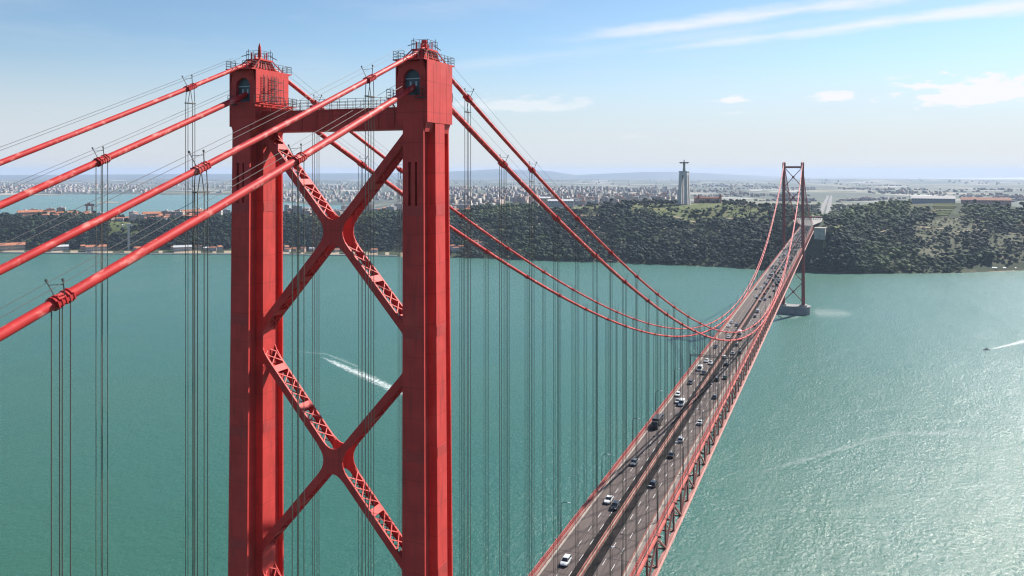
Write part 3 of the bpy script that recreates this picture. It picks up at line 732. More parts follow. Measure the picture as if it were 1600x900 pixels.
fb.bar((-10.6, 0, -DEP), (0, 0, -1.9), .2, .25, (0, 1, 0)); fb.bar((10.6, 0, -DEP), (0, 0, -1.9), .2, .25, (0, 1, 0))
FB = fb.mesh('floor_beam', M['truss'])
for s in np.arange(PAN*-5, S1-PAN, PAN):
    if min(abs(s), abs(s-SPAN)) < 5.5: continue
    link('floor_beam', FB, deck, (0, s, float(road_z(s))))
mb = MB(); strip(mb, -4.2, 4.2, S0, S1, -DEP+.3, -DEP+.7, 60); me = mb.mesh('rail_track_bed', M['grate']); outward(me); link('rail_track_bed', me, deck)

# sign gantries and lamps on the deck
def gantry(s, label):
    z = float(road_z(s)); g = thing('sign_gantry', label, 'gantry', (0, s, z))
    mb = MB()
    for t in (-10.35, 9.9): mb.box(t-.16, t+.16, -.16, .16, -.28, 7.2)
    mb.build('post', M['rail_dark'], g)
    mb = MB()
    for dy, dz in ((-.4, 6.4), (.4, 6.4), (-.4, 7.2), (.4, 7.2)): mb.bar((-10.35, dy, dz), (9.9, dy, dz), .12, .12)
    for k in range(14):
        a = -10.35+k*20.25/14; b_ = a+20.25/14
        for dy in (-.4, .4): mb.bar((a, dy, 6.4), (b_, dy, 7.2), .07, .07)
        mb.bar((a, -.4, 7.2), (b_, .4, 7.2), .07, .07)
    mb.build('truss_beam', M['rail_dark'], g)
gantry(303, 'dark sign gantry spanning the traffic lanes halfway to the cable low point')
gantry(1004, 'dark sign gantry spanning the lanes just in front of the far tower')
lm = MB(); lm.tube([(0, 0, -.28), (0, 0, 5.5), (0, 0, 8.2)], [.15, .11, .08], 7); LPOLE = lm.mesh('pole', M['rail_dark'])
lm = MB(); lm.tube([(0, 0, 8.15), (.25, 0, 8.65), (.8, 0, 8.95), (1.7, 0, 9.05)], .075, 6); LARM = lm.mesh('arm', M['rail_dark'])
lm = MB(); lm.loft([[(1.6, -.10, 8.98), (1.6, .10, 8.98), (1.6, .08, 9.12), (1.6, -.08, 9.12)], [(2.25, -.16, 8.96), (2.25, .16, 8.96), (2.25, .12, 9.13), (2.25, -.12, 9.13)], [(2.5, -.05, 9.0), (2.5, .05, 9.0), (2.5, .04, 9.06), (2.5, -.04, 9.06)]]); LHEAD = lm.mesh('lamp_head', M['lampglass'])
def lamp(s, side):
    t = -10.5 if side < 0 else 9.6
    ORD = 'first second third fourth fifth sixth seventh eighth ninth tenth eleventh twelfth thirteenth fourteenth fifteenth sixteenth seventeenth eighteenth nineteenth twentieth'.split()
    k_ = int(s/37.7)-2+(1 if side > 0 else 0); k_ = max(k_, 0); od = ORD[k_] if k_ < 20 else 'twenty-'+ORD[k_-20] if k_ < 29 else 'far '+ORD[k_-29]
    lab = f'{od} street lamp from the camera on the deck edge ' + ('away from the open truss' if side < 0 else 'above the open truss')
    o = thing('street_lamp', lab, 'street lamp', (t, s, float(road_z(s))), 0 if side < 0 else math.pi, 'street lamps along the bridge deck')
    for d, n in ((LPOLE, 'pole'), (LARM, 'arm'), (LHEAD, 'lamp_head')): link(n, d, o)
for k in range(33):
    s = 112.6+37.7*k
    if abs(s-SPAN) < 8: continue
    lamp(s, -1); lamp(s-19.4, 1)
# ------------------------------------------------------------------ helpers that put things on the ground or road
def ray_xy(px, py, D): x, y = g2w(px, D); return float(x), float(y), CAM[2]-(py-HY)*D/FPX
def road_hit(px, py, dz=0.5):
    D = 300.
    for _ in range(60):
        x, y = g2w(px, D); z = float(road_z(y))+dz; D = .5*D+.5*(CAM[2]-z)*FPX/(py-HY)
    x, y = g2w(px, D); return float(x), float(y)
def ground_hit(px, py, dmin=0):
    Ds = np.linspace(max(float(d_shore(px))-5, dmin), 9000, 5000); yy = HY+(CAM[2]-zland(px, Ds))*FPX/Ds
    k = np.argmax(yy <= py); return float(Ds[k]) if (yy <= py).any() else 9000.
def place(px, D, dz=0):
    x, y = g2w(px, D); return Vector((float(x), float(y), float(zland(px, D))+dz))
def face_cam(px): return YAW-math.atan((px-800)/FPX)                   # turn a thing's -Y side to the viewer

# ------------------------------------------------------------------ vehicles
def paint(name, c, rough=.3):
    m, nt, p = new_mat(name); p.inputs['Base Color'].default_value = (*c, 1); p.inputs['Roughness'].default_value = rough
    p.inputs['Coat Weight'].default_value = .5; p.inputs['Coat Roughness'].default_value = .1; return m
PAINT = {'white': paint('white_car_paint', (.74, .74, .72)), 'silver': paint('silver_car_paint', (.42, .43, .44), .35), 'grey': paint('grey_car_paint', (.14, .15, .16)),
         'black': paint('black_car_paint', (.015, .016, .018)), 'blue': paint('blue_car_paint', (.03, .07, .20)), 'red': paint('red_car_paint', (.36, .03, .03)),
         'green': paint('dark_green_car_paint', (.02, .06, .04))}
GLASS, nt, p = new_mat('car_glass'); p.inputs['Base Color'].default_value = (.015, .018, .022, 1); p.inputs['Roughness'].default_value = .08
TYRE = plain('tyre_rubber', (.018, .018, .018), .85); RIM = plain('wheel_rim', (.35, .35, .36), .35, .7)
HEADL = plain('headlight_lens', (.62, .64, .66), .15); TAILL = plain('taillight_lens', (.35, .02, .02), .25)
def ring(y, w, z0, z1, c=.10): return [(-w, y, z0+c), (-w+c, y, z0), (w-c, y, z0), (w, y, z0+c), (w, y, z1-c), (w-c, y, z1), (-w+c, y, z1), (-w, y, z1-c)]
def car_meshes(kind):
    out = {}
    if kind in ('hatchback', 'estate'):
        st = [(-2.02, .70, .42, .86), (-1.93, .83, .30, .97), (-1.2, .88, .22, 1.0), (.0, .89, .22, .98), (1.0, .88, .22, .94), (1.7, .85, .26, .82), (1.98, .74, .34, .68), (2.05, .6, .40, .6)]
        g0, g1 = (-1.98, 1.12), (-1.62 if kind == 'estate' else -1.45, .30); zt = 1.46
    elif kind == 'saloon':
        st = [(-2.25, .70, .42, .84), (-2.15, .82, .30, .93), (-1.3, .87, .22, .97), (.0, .88, .22, .96), (1.1, .87, .22, .92), (1.8, .84, .26, .80), (2.15, .72, .34, .66), (2.22, .58, .40, .6)]
        g0, g1 = (-1.60, 1.15), (-.95, .30); zt = 1.40
    else:                                                              # van
        st = [(-2.6, .90, .40, 1.1), (-2.5, .96, .30, 1.2), (-1.0, .98, .25, 1.2), (1.0, .98, .25, 1.15), (2.1, .95, .28, 1.08), (2.5, .84, .36, .85), (2.58, .7, .42, .7)]
        g0, g1 = (.35, 1.95), (.35, 1.0); zt = 2.12
    mb = MB(); mb.loft([ring(*a) for a in st])
    if kind == 'van': mb.loft([ring(-2.55, .93, 1.0, 2.18, .14), ring(.45, .95, 1.0, 2.22, .14)])
    me = mb.mesh('body', PAINT['white']); outward(me); out['body'] = me
    zb = .93 if kind != 'van' else 1.1; wb, wt_ = (.80, .63) if kind != 'van' else (.93, .80)
    mb = MB(); mb.loft([[(-wb, g0[0], zb), (wb, g0[0], zb), (wb, g0[1], zb), (-wb, g0[1], zb)], [(-wt_, g1[0], zt-.05), (wt_, g1[0], zt-.05), (wt_, g1[1], zt-.05), (-wt_, g1[1], zt-.05)]])
    out['window'] = mb.mesh('window', GLASS)
    mb = MB(); mb.loft([[(-wt_-.03, g1[0]-.06, zt-.06), (wt_+.03, g1[0]-.06, zt-.06), (wt_+.03, g1[1]+.06, zt-.06), (-wt_-.03, g1[1]+.06, zt-.06)], [(-wt_+.06, g1[0]+.04, zt+.02), (wt_-.06, g1[0]+.04, zt+.02), (wt_-.06, g1[1]-.04, zt+.02), (-wt_+.06, g1[1]-.04, zt+.02)]])
    for sx in (-1, 1):                                                 # pillars
        mb.bar((sx*(wb+.005), g0[1]-.02, zb), (sx*(wt_+.01), g1[1], zt-.03), .07, .07)
        mb.bar((sx*(wb+.005), g0[0]+.02, zb), (sx*(wt_+.01), g1[0], zt-.03), .09, .09)
        ym = (g0[0]+g0[1])/2; mb.bar((sx*(wb+.01), ym, zb), (sx*(wt_+.01), ym-.05, zt-.03), .05, .08)
    out['roof'] = mb.mesh('roof', PAINT['white'])
    return out, st
CARM = {k: car_meshes(k) for k in ('hatchback', 'saloon', 'estate', 'van')}
mb = MB(); mb.tube([(-.10, 0, 0), (.10, 0, 0)], .32, 14); WHEEL = mb.mesh('wheel', TYRE)
mb = MB(); mb.tube([(-.108, 0, 0), (.108, 0, 0)], .19, 10); RIMM = mb.mesh('rim', RIM)
mb = MB(); mb.box(-.17, .17, -.06, .06, -.07, .07); LIGHT = {'headlight': mb.mesh('headlight', HEADL), 'taillight': mb.mesh('taillight', TAILL)}
def paint_on(o, m): o.material_slots[0].link = 'OBJECT'; o.material_slots[0].material = m
def near_car(px, py, kind, colour, label):
    x, y = road_hit(px, py); left = x < -.45
    x = min(max(x, -7.6), -1.75) if left else min(max(x, .95), 6.9)
    o = thing('parked_van' if False else ('van' if kind == 'van' else 'car'), label, 'van' if kind == 'van' else 'car', (x, y, float(road_z(y))+.004), math.pi if left else 0, 'vehicles driving across the bridge')
    o.rotation_euler[0] = math.atan(.0055) if left else -math.atan(.0055)
    parts, st = CARM[kind]
    for n, d in parts.items():
        c = link(n, d, o)
        if n != 'window': paint_on(c, PAINT[colour])
    w = st[len(st)//2][1]-.06
    for sx in (-1, 1):
        for yy in (st[0][0]+.75, st[-1][0]-.78): wo = link('wheel', WHEEL, o, (sx*w, yy, .32)); link('rim', RIMM, wo)
        link('headlight', LIGHT['headlight'], o, (sx*.56, st[-2][0]+.01, .62)); link('taillight', LIGHT['taillight'], o, (sx*.60, st[1][0]-.07, .78))
    OCC.append((x, y)); return o
OCC = []
for a in (
 (884, 877, 'estate', 'white', 'white estate car coming on alone on the empty stretch ahead of the white saloon'),
 (951, 781, 'saloon', 'white', 'white saloon coming on abreast of a black car beside the median'),
 (961, 791, 'estate', 'black', 'black estate car hugging the median beside a white saloon'),
 (1021, 756, 'hatchback', 'black', 'black hatchback driving away under a lamp arm, across the median from a white saloon'),
 (991, 723, 'hatchback', 'grey', 'dark grey hatchback coming on alone behind the white saloon'),
 (1049, 711, 'saloon', 'black', 'black saloon driving away just behind a white car near a lamp'),
 (1064, 687, 'hatchback', 'white', 'white hatchback driving away next to a lamp head over the lanes'),
 (1024, 651, 'hatchback', 'black', 'black hatchback close behind the dark lorry by the kerb'),
 (1094, 660, 'saloon', 'white', 'white saloon driving away alone in the outer lane by the open truss'),
 (1059, 627, 'saloon', 'silver', 'silver saloon coming on beside the tall white van'),
 (1065, 631, 'van', 'white', 'white van coming on beside a silver saloon'),
 (1054, 616, 'hatchback', 'white', 'white hatchback in the kerb lane just past the silver saloon'),
 (1117, 620, 'hatchback', 'grey', 'grey hatchback driving away in the outer lane short of the gantry'),
 (1078.6, 598, 'estate', 'black', 'black estate coming on below the gantry shadow'),
 (1093.6, 577, 'van', 'white', 'white van coming on straight under the sign gantry'),
 (1099.5, 583, 'saloon', 'black', 'black saloon beside the white van under the gantry'),
 (1104, 564, 'hatchback', 'white', 'white hatchback just beyond the gantry beside the kerb'),
 (1110.5, 567, 'saloon', 'white', 'white saloon in the middle lane just beyond the gantry'),
 (1120, 593, 'hatchback', 'black', 'black hatchback driving away in the gantry shadow near the median'),
 (1133, 590, 'saloon', 'green', 'dark green saloon driving away in the gantry shadow near the kerb'),
 (1135, 569, 'hatchback', 'black', 'black hatchback in the crossing cable shadows beyond the gantry'),
 (1132, 558, 'estate', 'white', 'white estate driving away next to the median beyond the gantry'),
 (1145, 552, 'saloon', 'silver', 'silver saloon driving away on the cable shadow'),
 (1157, 551, 'hatchback', 'black', 'black hatchback by the kerb where the cable shadow ends'),
 (1118.5, 542, 'saloon', 'black', 'black saloon coming on alone below the cable low point'),
 (1138, 527, 'saloon', 'silver', 'silver saloon coming on under the lowest cable'),
 (1151, 539, 'saloon', 'black', 'black saloon driving away just short of the lowest cable'),
 (1157, 530.5, 'hatchback', 'red', 'red hatchback directly under the lowest cable'),
 (1156, 520, 'van', 'white', 'white van driving away between the two sagging cables'),
 (1134, 509, 'hatchback', 'white', 'white hatchback by the kerb beyond the sagging cables'),
 (1139.5, 503, 'saloon', 'silver', 'silver saloon by the kerb ahead of a white hatchback'),
 (1151, 508, 'saloon', 'black', 'black saloon coming on beside the median beyond the sagging cables'),
): near_car(*a)
# the dark lorry by the kerb
x, y = road_hit(1017, 664); lo = thing('lorry', 'dark box lorry coming on in the kerb lane, tallest vehicle in near traffic', 'lorry', (-7.2, y, float(road_z(y))+.004), math.pi)
OCC.append((-7.2, y))
LD = plain('dark_lorry_panels', (.030, .026, .030), .5)
mb = MB(); mb.loft([ring(-4.2, 1.2, .9, 3.4, .06), ring(1.6, 1.2, .9, 3.4, .06)]); me = mb.mesh('cargo_box', LD); outward(me); link('cargo_box', me, lo)
mb = MB(); mb.loft([ring(1.75, 1.1, .5, 2.7, .12), ring(3.0, 1.1, .5, 2.7, .14), ring(3.5, 1.02, .5, 1.7, .14)]); me = mb.mesh('cab', LD); outward(me); link('cab', me, lo)
mb = MB(); mb.add([(-.9, 3.53, 1.7), (.9, 3.53, 1.7), (.85, 3.06, 2.55), (-.85, 3.06, 2.55)], [(0, 1, 2, 3)]); link('windscreen', mb.mesh('windscreen', GLASS), lo)
mb = MB(); mb.box(-.5, .5, -4.1, 3.3, .45, .9); link('chassis', mb.mesh('chassis', TYRE), lo)
for sx in (-1, 1):
    for yy in (-3.2, -2.2, 2.6): w_ = link('wheel', WHEEL, lo, (sx*1.0, yy, .46)); w_.scale = (1.3, 1.44, 1.44); link('rim', RIMM, w_)
# the far traffic: one small mesh each
def far_mesh(kind):
    parts, st = CARM[kind]; mb = MB()
    mb.loft([ring(*a) for a in st])
    if kind == 'van': mb.loft([ring(-2.55, .93, 1.0, 2.18, .14), ring(.45, .95, 1.0, 2.22, .14)])
    for n, mi_ in (('window', 1), ('roof', 0)):
        d = parts[n]; mb.add([v.co for v in d.vertices], [tuple(q.vertices) for q in d.polygons], mi_)
    for sx in (-1, 1):
        for yy in (st[0][0]+.75, st[-1][0]-.78): mb.tube([(sx*.72, yy, .32), (sx*.9, yy, .32)], .32, 7, 2)
    me = mb.mesh('car', [PAINT['white'], GLASS, TYRE]); return me
FARM = {k: far_mesh(k) for k in ('hatchback', 'saloon', 'estate', 'van')}
FARCARS = []
lanes = (-7.0, -4.2, -1.95, 1.2, 3.9, 6.4); nfar = 0
for li, t in enumerate(lanes):
    y = 372.+random.uniform(0, 30)
    while y < 1475:
        busy = .55 if y < 620 else 1.0
        gap = random.choice((11, 14, 18, 24, 34))/busy*random.uniform(.9, 1.3)*(1.45 if li in (0, 5) else 1.0)
        y += gap
        if y < 560 and random.random() < .6: continue
        if any(abs(ox-t) < 2.3 and abs(oy-y) < 11 for ox, oy in OCC) or nfar > 250: continue
        kind = random.choices(('hatchback', 'saloon', 'estate', 'van'), (5, 4, 2, 1.3))[0]
        colour = random.choices(('white', 'silver', 'grey', 'black', 'blue', 'red', 'green'), (5, 4, 5, 7, 1.5, 1, .5))[0]
        o = link('van' if kind == 'van' else 'car', FARM[kind], None, (t+random.uniform(-.25, .25), y, float(road_z(y))+.004), (math.atan(.0055)*(1 if t < 0 else -1), 0, math.pi if t < 0 else 0))
        o.material_slots[0].link = 'OBJECT'; o.material_slots[0].material = PAINT[colour]
        FARCARS.append((li, y, colour, kind, o)); nfar += 1
LN = ('kerb lane coming on', 'middle lane coming on', 'median lane coming on', 'median lane driving away', 'middle lane driving away', 'kerb lane driving away')
for i, (li, y, colour, kind, o) in enumerate(FARCARS):
    bf = FARCARS[i-1] if i and FARCARS[i-1][0] == li else None; af = FARCARS[i+1] if i+1 < len(FARCARS) and FARCARS[i+1][0] == li else None
    near_ = [f'a {q[2]} {q[3]}' for q in (bf, af) if q]
    lab = f'{colour} {kind} in the {LN[li]}, between '+' and '.join(near_) if len(near_) == 2 else f'{colour} {kind} ending the queue in the {LN[li]}, by {near_[0]}'
    tag(o, lab, 'van' if kind == 'van' else 'car', 'vehicles in the distant traffic')

# ------------------------------------------------------------------ far bank: approach road, toll plaza, anchorage, motorway
def sheet(name, pts, mat, kind='structure'):
    mb = MB(); n = len(pts)//2; mb.add(pts, [(2*k, 2*k+1, 2*k+3, 2*k+2) for k in range(n-1)]); o = mb.build(name, mat); tag(o, kind=kind); return o
M['toll'] = plain('pale_toll_concrete', (.24, .22, .20), .9)
M['mway'] = plain('motorway_surface', (.15, .145, .14), .9)
pts = []
for s in np.linspace(S1-2, 1775, 14):
    f_ = sstep((s-1500)/170); t0 = -9.5*(1-f_)-32*f_; t1 = 9.*(1-f_)+22*f_; z = float(road_z(min(s, 1560)))-.01
    pts += [(t0, s, z), (t1, s, z)]
sheet('approach_road', pts, M['toll'])
tp = thing('toll_canopy', 'long dark toll canopy over pale booths where the bridge road widens', 'toll station', (-5, 1716, float(road_z(1560))))
mb = MB(); mb.box(-26, 26, -5, 5, 5.6, 7.0); mb.build('roof', M['truss'], tp)
for k in range(12):
    xx = -23.5+k*4.27; mb = MB(); mb.box(xx-.5, xx+.5, -2, 2, 0, 2.9); mb.box(xx-.25, xx+.25, -.3, .3, 2.9, 5.6); mb.build('booth', M['curb'], tp)
ax, ay, az_ = ray_xy(1281, 356, 1515)
an = thing('anchorage', 'pale concrete anchorage block beside the far end of the deck', 'anchorage', (ax, ay, az_-18), YAW-.45)
mb = MB(); mb.box(-9.5, 9.5, -4, 22, -14, 17.0); mb.build('block', M['concrete'], an)
mb = MB(); mb.box(-10.0, 10.0, -4.5, 22.5, 17.0, 18.0); mb.build('coping', M['curb'], an)
for w0, w1 in ((-16, -3), (3, 16)):
    pts = []
    for D in np.geomspace(2250, 4600, 24):
        xm = np.interp(D, [2250, 2600, 3400, 4600], [1287, 1290, 1293.5, 1296])
        for w in (w0, w1): x, y = g2w(xm+w*FPX/D, D); pts.append((float(x), float(y), float(zland(xm, D))+2.5))
    sheet('motorway', pts, M['mway'])
# ------------------------------------------------------------------ monument on the hill
mx, my, mz = ray_xy(1069, 319.5, 2022)
mon = thing('statue_monument', 'tall pale monument, robed statue with outstretched arms on a four-legged pedestal', 'monument', (mx, my, mz), face_cam(1069)-.30)
M['monu'] = painted('pale_monument_concrete', (.42, .41, .40), (.50, .49, .47), None, .08, .85)
M['statue'] = painted('weathered_statue_stone', (.20, .20, .16), (.27, .26, .21), None, .2, .9)
H = 82.0
for sx in (-1, 1):
    for sy in (-1, 1):
        def rc(z):
            o_ = 12.6-3.0*z/H; i_ = 3.6 if z < 70 else 2.4
            return [(sx*o_, sy*o_, z), (sx*i_, sy*o_, z), (sx*i_, sy*(o_-6.5), z), (sx*o_, sy*(o_-6.5), z)]
        mb = MB(); mb.loft([rc(0), rc(40), rc(72)]); me = mb.mesh('pillar', M['monu']); outward(me); link('pillar', me, mon)
mb = MB(); mb.loft([[(-w, -w, z), (w, -w, z), (w, w, z), (-w, w, z)] for z, w in ((72, 9.97), (79, 9.7))]); mb.box(-10.4, 10.4, -10.4, 10.4, 79, 82)
me = mb.mesh('pedestal_top', M['monu']); outward(me); link('pedestal_top', me, mon)
mb = MB(); mb.box(-20, 20, -18, 18, -6, 1.2); mb.build('terrace', M['curb'], mon)
mb = MB()
prof = [(82, 4.0, 3.4), (84, 3.5, 3.0), (92, 2.9, 2.5), (99, 2.9, 2.3), (103, 3.5, 2.2), (104.6, 2.6, 1.8), (105.4, 1.0, 1.0), (106.2, 1.15, 1.3), (107.8, 1.3, 1.5), (109.2, 1.0, 1.1), (109.9, .3, .4)]
mb.loft([[(a*math.cos(t), b*math.sin(t)*(1+.05*math.sin(7*t)), z) for t in np.linspace(0, 2*math.pi, 17)[:-1]] for z, a, b in prof])
for sx in (-1, 1):                                                     # sleeved arms, open hands
    mb.loft([[(sx*x, r_*math.cos(t)*.9, z+r_*math.sin(t)*h_) for t in np.linspace(0, 2*math.pi, 11)[:-1]] for x, z, r_, h_ in ((1.5, 102.8, 1.6, 1.0), (5, 102.4, 1.5, 1.15), (9.0, 102.5, 1.6, 1.3), (11.2, 102.7, 1.2, 1.1), (11.4, 103.0, .5, .9), (13.0, 103.1, .55, .5), (14.0, 103.2, .15, .2))])
me = mb.mesh('statue', M['statue'], True); outward(me); link('statue', me, mon)

# ------------------------------------------------------------------ buildings
WALLS = {'white': plain('white_render', (.47, .44, .41), .9), 'cream': plain('cream_render', (.42, .35, .28), .9), 'pink': plain('pink_render', (.52, .34, .28), .9), 'grey': plain('grey_render', (.36, .36, .37), .9)}
ROOFS = {'orange': painted('orange_roof_tiles', (.38, .13, .07), (.48, .20, .11), None, .2, .9), 'brown': painted('brown_roof_tiles', (.24, .10, .07), (.32, .15, .10), None, .2, .9), 'flat': plain('flat_grey_roof', (.42, .40, .39), .9), 'pale': plain('pale_sheet_roof', (.50, .50, .51), .7)}
WIN = plain('dark_window_glass', (.03, .035, .045), .2)
def wall_mesh(w, d, h, rows, colsx, colsy):
    mb = MB(); mb.box(-w/2, w/2, -d/2, d/2, -4, h, 0); f = h/rows
    for r_ in range(rows):
        for k in range(colsx):
            x0 = -w/2+w*(k+.3)/colsx; x1 = -w/2+w*(k+.7)/colsx
            for sy in (-1, 1): mb.box(x0, x1, sy*(d/2)-.06, sy*(d/2)+.06, r_*f+f*.3, r_*f+f*.75, 1)
        for k in range(colsy):
            y0 = -d/2+d*(k+.3)/colsy; y1 = -d/2+d*(k+.7)/colsy
            for sx in (-1, 1): mb.box(sx*(w/2)-.06, sx*(w/2)+.06, y0, y1, r_*f+f*.3, r_*f+f*.75, 1)
    return mb.mesh('house_walls', [WALLS['white'], WIN])
def roof_mesh(w, d, h, kind):
    mb = MB()
    if kind == 'gable':
        e = .5; mb.add([(-w/2-e, -d/2-e, h), (w/2+e, -d/2-e, h), (w/2+e, d/2+e, h), (-w/2-e, d/2+e, h), (-w/2-e, 0, h+d*.28), (w/2+e, 0, h+d*.28)], [(0, 1, 5, 4), (2, 3, 4, 5), (1, 2, 5), (3, 0, 4), (0, 3, 2, 1)])
        mb.box(w*.22, w*.22+.8, d*.1, d*.1+.8, h, h+d*.28+.8)
    elif kind == 'hip':
        e = .5; mb.add([(-w/2-e, -d/2-e, h), (w/2+e, -d/2-e, h), (w/2+e, d/2+e, h), (-w/2-e, d/2+e, h), (-w/2+d*.4, 0, h+d*.25), (w/2-d*.4, 0, h+d*.25)], [(0, 1, 5, 4), (2, 3, 4, 5), (1, 2, 5), (3, 0, 4), (0, 3, 2, 1)])
    else:
        mb.box(-w/2-.15, w/2+.15, -d/2-.15, d/2+.15, h, h+.5); mb.box(-w*.2, w*.05, -d*.2, d*.2, h+.5, h+2.6)
    return mb.mesh('roof', ROOFS['orange'])
KINDS = {}
for i, (w, d, h, rows, cx_, cy_, rk) in enumerate(((11, 8, 6, 2, 4, 3, 'gable'), (16, 9, 7, 2, 6, 3, 'hip'), (9, 9, 9, 3, 3, 3, 'gable'), (16, 12, 15, 5, 5, 4, 'flat'), (13, 13, 24, 8, 4, 4, 'flat'), (34, 12, 8, 2, 11, 4, 'gable'), (24, 13, 18, 6, 8, 4, 'flat'))):
    KINDS[i] = (wall_mesh(w, d, h, rows, cx_, cy_), roof_mesh(w, d, h, rk), rk)
BUILT = []
def building(px, D, k, wall, roof, rz, label, cat='house', group=None, name=None, scale=1.0, dz=0):
    me, rf, rk = KINDS[k]; p_ = place(px, D, dz)
    o = link(name or ('apartment_block' if rk == 'flat' else 'house'), me, None, p_, (0, 0, rz)); o.scale = (scale,)*3 if isinstance(scale, (int, float)) else scale
    paint_on(o, WALLS[wall]); r_ = link('roof', rf, o); paint_on(r_, ROOFS[roof]); tag(o, label, cat, group)
    BUILT.append((px, D)); return o
wc = lambda: random.choices(('white', 'cream', 'pink', 'grey'), (5, 4, 1.5, 1))[0]
# waterfront rows
for px, k, wl, rf, sc_, lab in ((18, 5, 'cream', 'orange', 1.5, 'long orange-roofed warehouse on the quay at the far end of the waterfront'), (92, 5, 'white', 'pale', 1.1, 'long pale quay shed next to the orange-roofed warehouse'),
        (150, 5, 'white', 'orange', 1.2, 'long orange-roofed quay building below the white lift tower'), (285, 5, 'white', 'pale', 1.1, 'white quay shed with a pale roof beside the nearer tower leg')):
    building(px, float(d_shore(px))+34, k, wl, rf, face_cam(px)+.1, lab, 'warehouse', name='warehouse', scale=sc_)
for k in range(34):
    px = random.choice((random.uniform(105, 345), random.uniform(445, 585), random.uniform(300, 350), random.uniform(705, 770)))
    D = float(d_shore(px))+random.uniform(24, 62)
    if any(abs(px-a) < 9 and abs(D-b_) < 16 for a, b_ in BUILT): continue
    HC = (wc(), random.choice(('orange', 'brown', 'orange', 'pale')))
    building(px, D, random.choice((0, 0, 1, 2)), HC[0], HC[1], face_cam(px)+random.uniform(-.5, .5), f'small {HC[0]} house with {HC[1]} roof in the row along the quay', 'house', 'houses along the quay')
# old town on the ridge
for px, w_, lab in ((52, 2.0, 'long orange-roofed building on the ridge crest beside the portal crane'), (248, 2.2, 'largest orange-roofed building of the ridge town'), (300, 1.4, 'cream building with an orange roof at the end of the ridge town')):
    building(px, float(np.interp(px, P_, DR))-4, 5, 'cream', 'orange', face_cam(px)+.15, lab, 'building', name='building', scale=(w_, 1.5, 1.5))
tries = 0; n_ = 0
while n_ < 78 and tries < 900:
    tries += 1; px = random.choice((random.uniform(195, 355), random.uniform(195, 355), random.uniform(30, 195))); D = float(np.interp(px, P_, DR))+random.uniform(-75, 35)
    if any(abs(px-a) < 6.5 and abs(D-b_) < 13 for a, b_ in BUILT): continue
    k = random.choice((0, 1, 2, 2, 3)); HC = (wc(), 'orange' if k < 3 and random.random() < .75 else ('brown' if k < 3 else 'flat')); building(px, D, k, HC[0], HC[1], face_cam(px)+random.uniform(-.8, .8), f'small {HC[0]} house with {HC[1]} tiles among the crowd of the ridge town' if k < 3 else f'{HC[0]} flat-roofed block among the tiled houses of the ridge town', 'house' if k < 3 else 'apartment block', 'houses of the ridge town', scale=1.15); n_ += 1
tries = 0; n_ = 0
while n_ < 62 and tries < 900:
    tries += 1; px = random.uniform(440, 735); D = float(np.interp(px, P_, DR))+random.uniform(-45, 60)
    if any(abs(px-a) < 6.5 and abs(D-b_) < 13 for a, b_ in BUILT): continue
    k = random.choice((0, 2, 3, 3, 4, 6)); HC = wc(); building(px, D, k, HC, 'orange' if k < 3 else 'flat', face_cam(px)+random.uniform(-.8, .8), f'{HC} {dict(((3, "low"), (4, "tall"), (6, "long")))[k]} block of the town seen around the two tower legs' if k > 2 else f'{HC} tiled house of the town seen around the two tower legs', 'apartment block' if k > 2 else 'house', 'buildings of the town behind the tower', scale=1.0); n_ += 1
# dense town behind the monument: the nearest blocks one by one
tries = 0; n_ = 0
while n_ < 95 and tries < 1500:
    tries += 1; px = random.uniform(850, 1058); D = random.uniform(2750, 3700)
    if any(abs(px-a) < 5 and abs(D-b_) < 40 for a, b_ in BUILT): continue
    k = random.choice((3, 4, 4, 6)); HC = (wc(), random.choice(('flat', 'orange', 'flat', 'pale'))); building(px, D, k, HC[0], HC[1], face_cam(px)+random.uniform(-.8, .8), f'{HC[0]} {dict(((3, "low"), (4, "tall"), (6, "long")))[k]} block with {HC[1]} roof in the dense town behind the monument hill', 'apartment block', 'apartment blocks of the dense town', scale=random.uniform(.9, 1.35)); n_ += 1
# red-roofed retreat beside the monument, sheds of the hill top and the plateau
bx = 1106; D = 2065; p_ = Vector(ray_xy(bx, 317.5, D))
p_.z += 3
rt_ = thing('retreat_building', 'long low brick-red building with two small towers beside the monument', 'building', p_, face_cam(bx)-.12)
mb = MB(); mb.box(-33, 33, -7, 7, -8, 9.5)
for k in range(14): mb.box(-31+k*4.6, -29+k*4.6, -7.12, -6.9, 1.5, 7.5, 1)
mb.build('walls', [plain('brick_red_render', (.34, .15, .11), .9), WALLS['white']], rt_)
mb = MB(); mb.add([(-34, -8, 9.5), (34, -8, 9.5), (34, 8, 9.5), (-34, 8, 9.5), (-34, 0, 13.5), (34, 0, 13.5)], [(0, 1, 5, 4), (2, 3, 4, 5), (1, 2, 5), (3, 0, 4), (0, 3, 2, 1)]); mb.build('roof', ROOFS['brown'], rt_)
for xx in (-22, 31): mb = MB(); mb.box(xx-2.4, xx+2.4, -6, -1, 9, 16.5); mb.add([(xx-2.8, -6.4, 16.5), (xx+2.8, -6.4, 16.5), (xx+2.8, -.6, 16.5), (xx-2.8, -.6, 16.5), (xx, -3.5, 20)], [(0, 1, 4), (1, 2, 4), (2, 3, 4), (3, 0, 4)]); mb.build('tower', ROOFS['brown'], rt_)
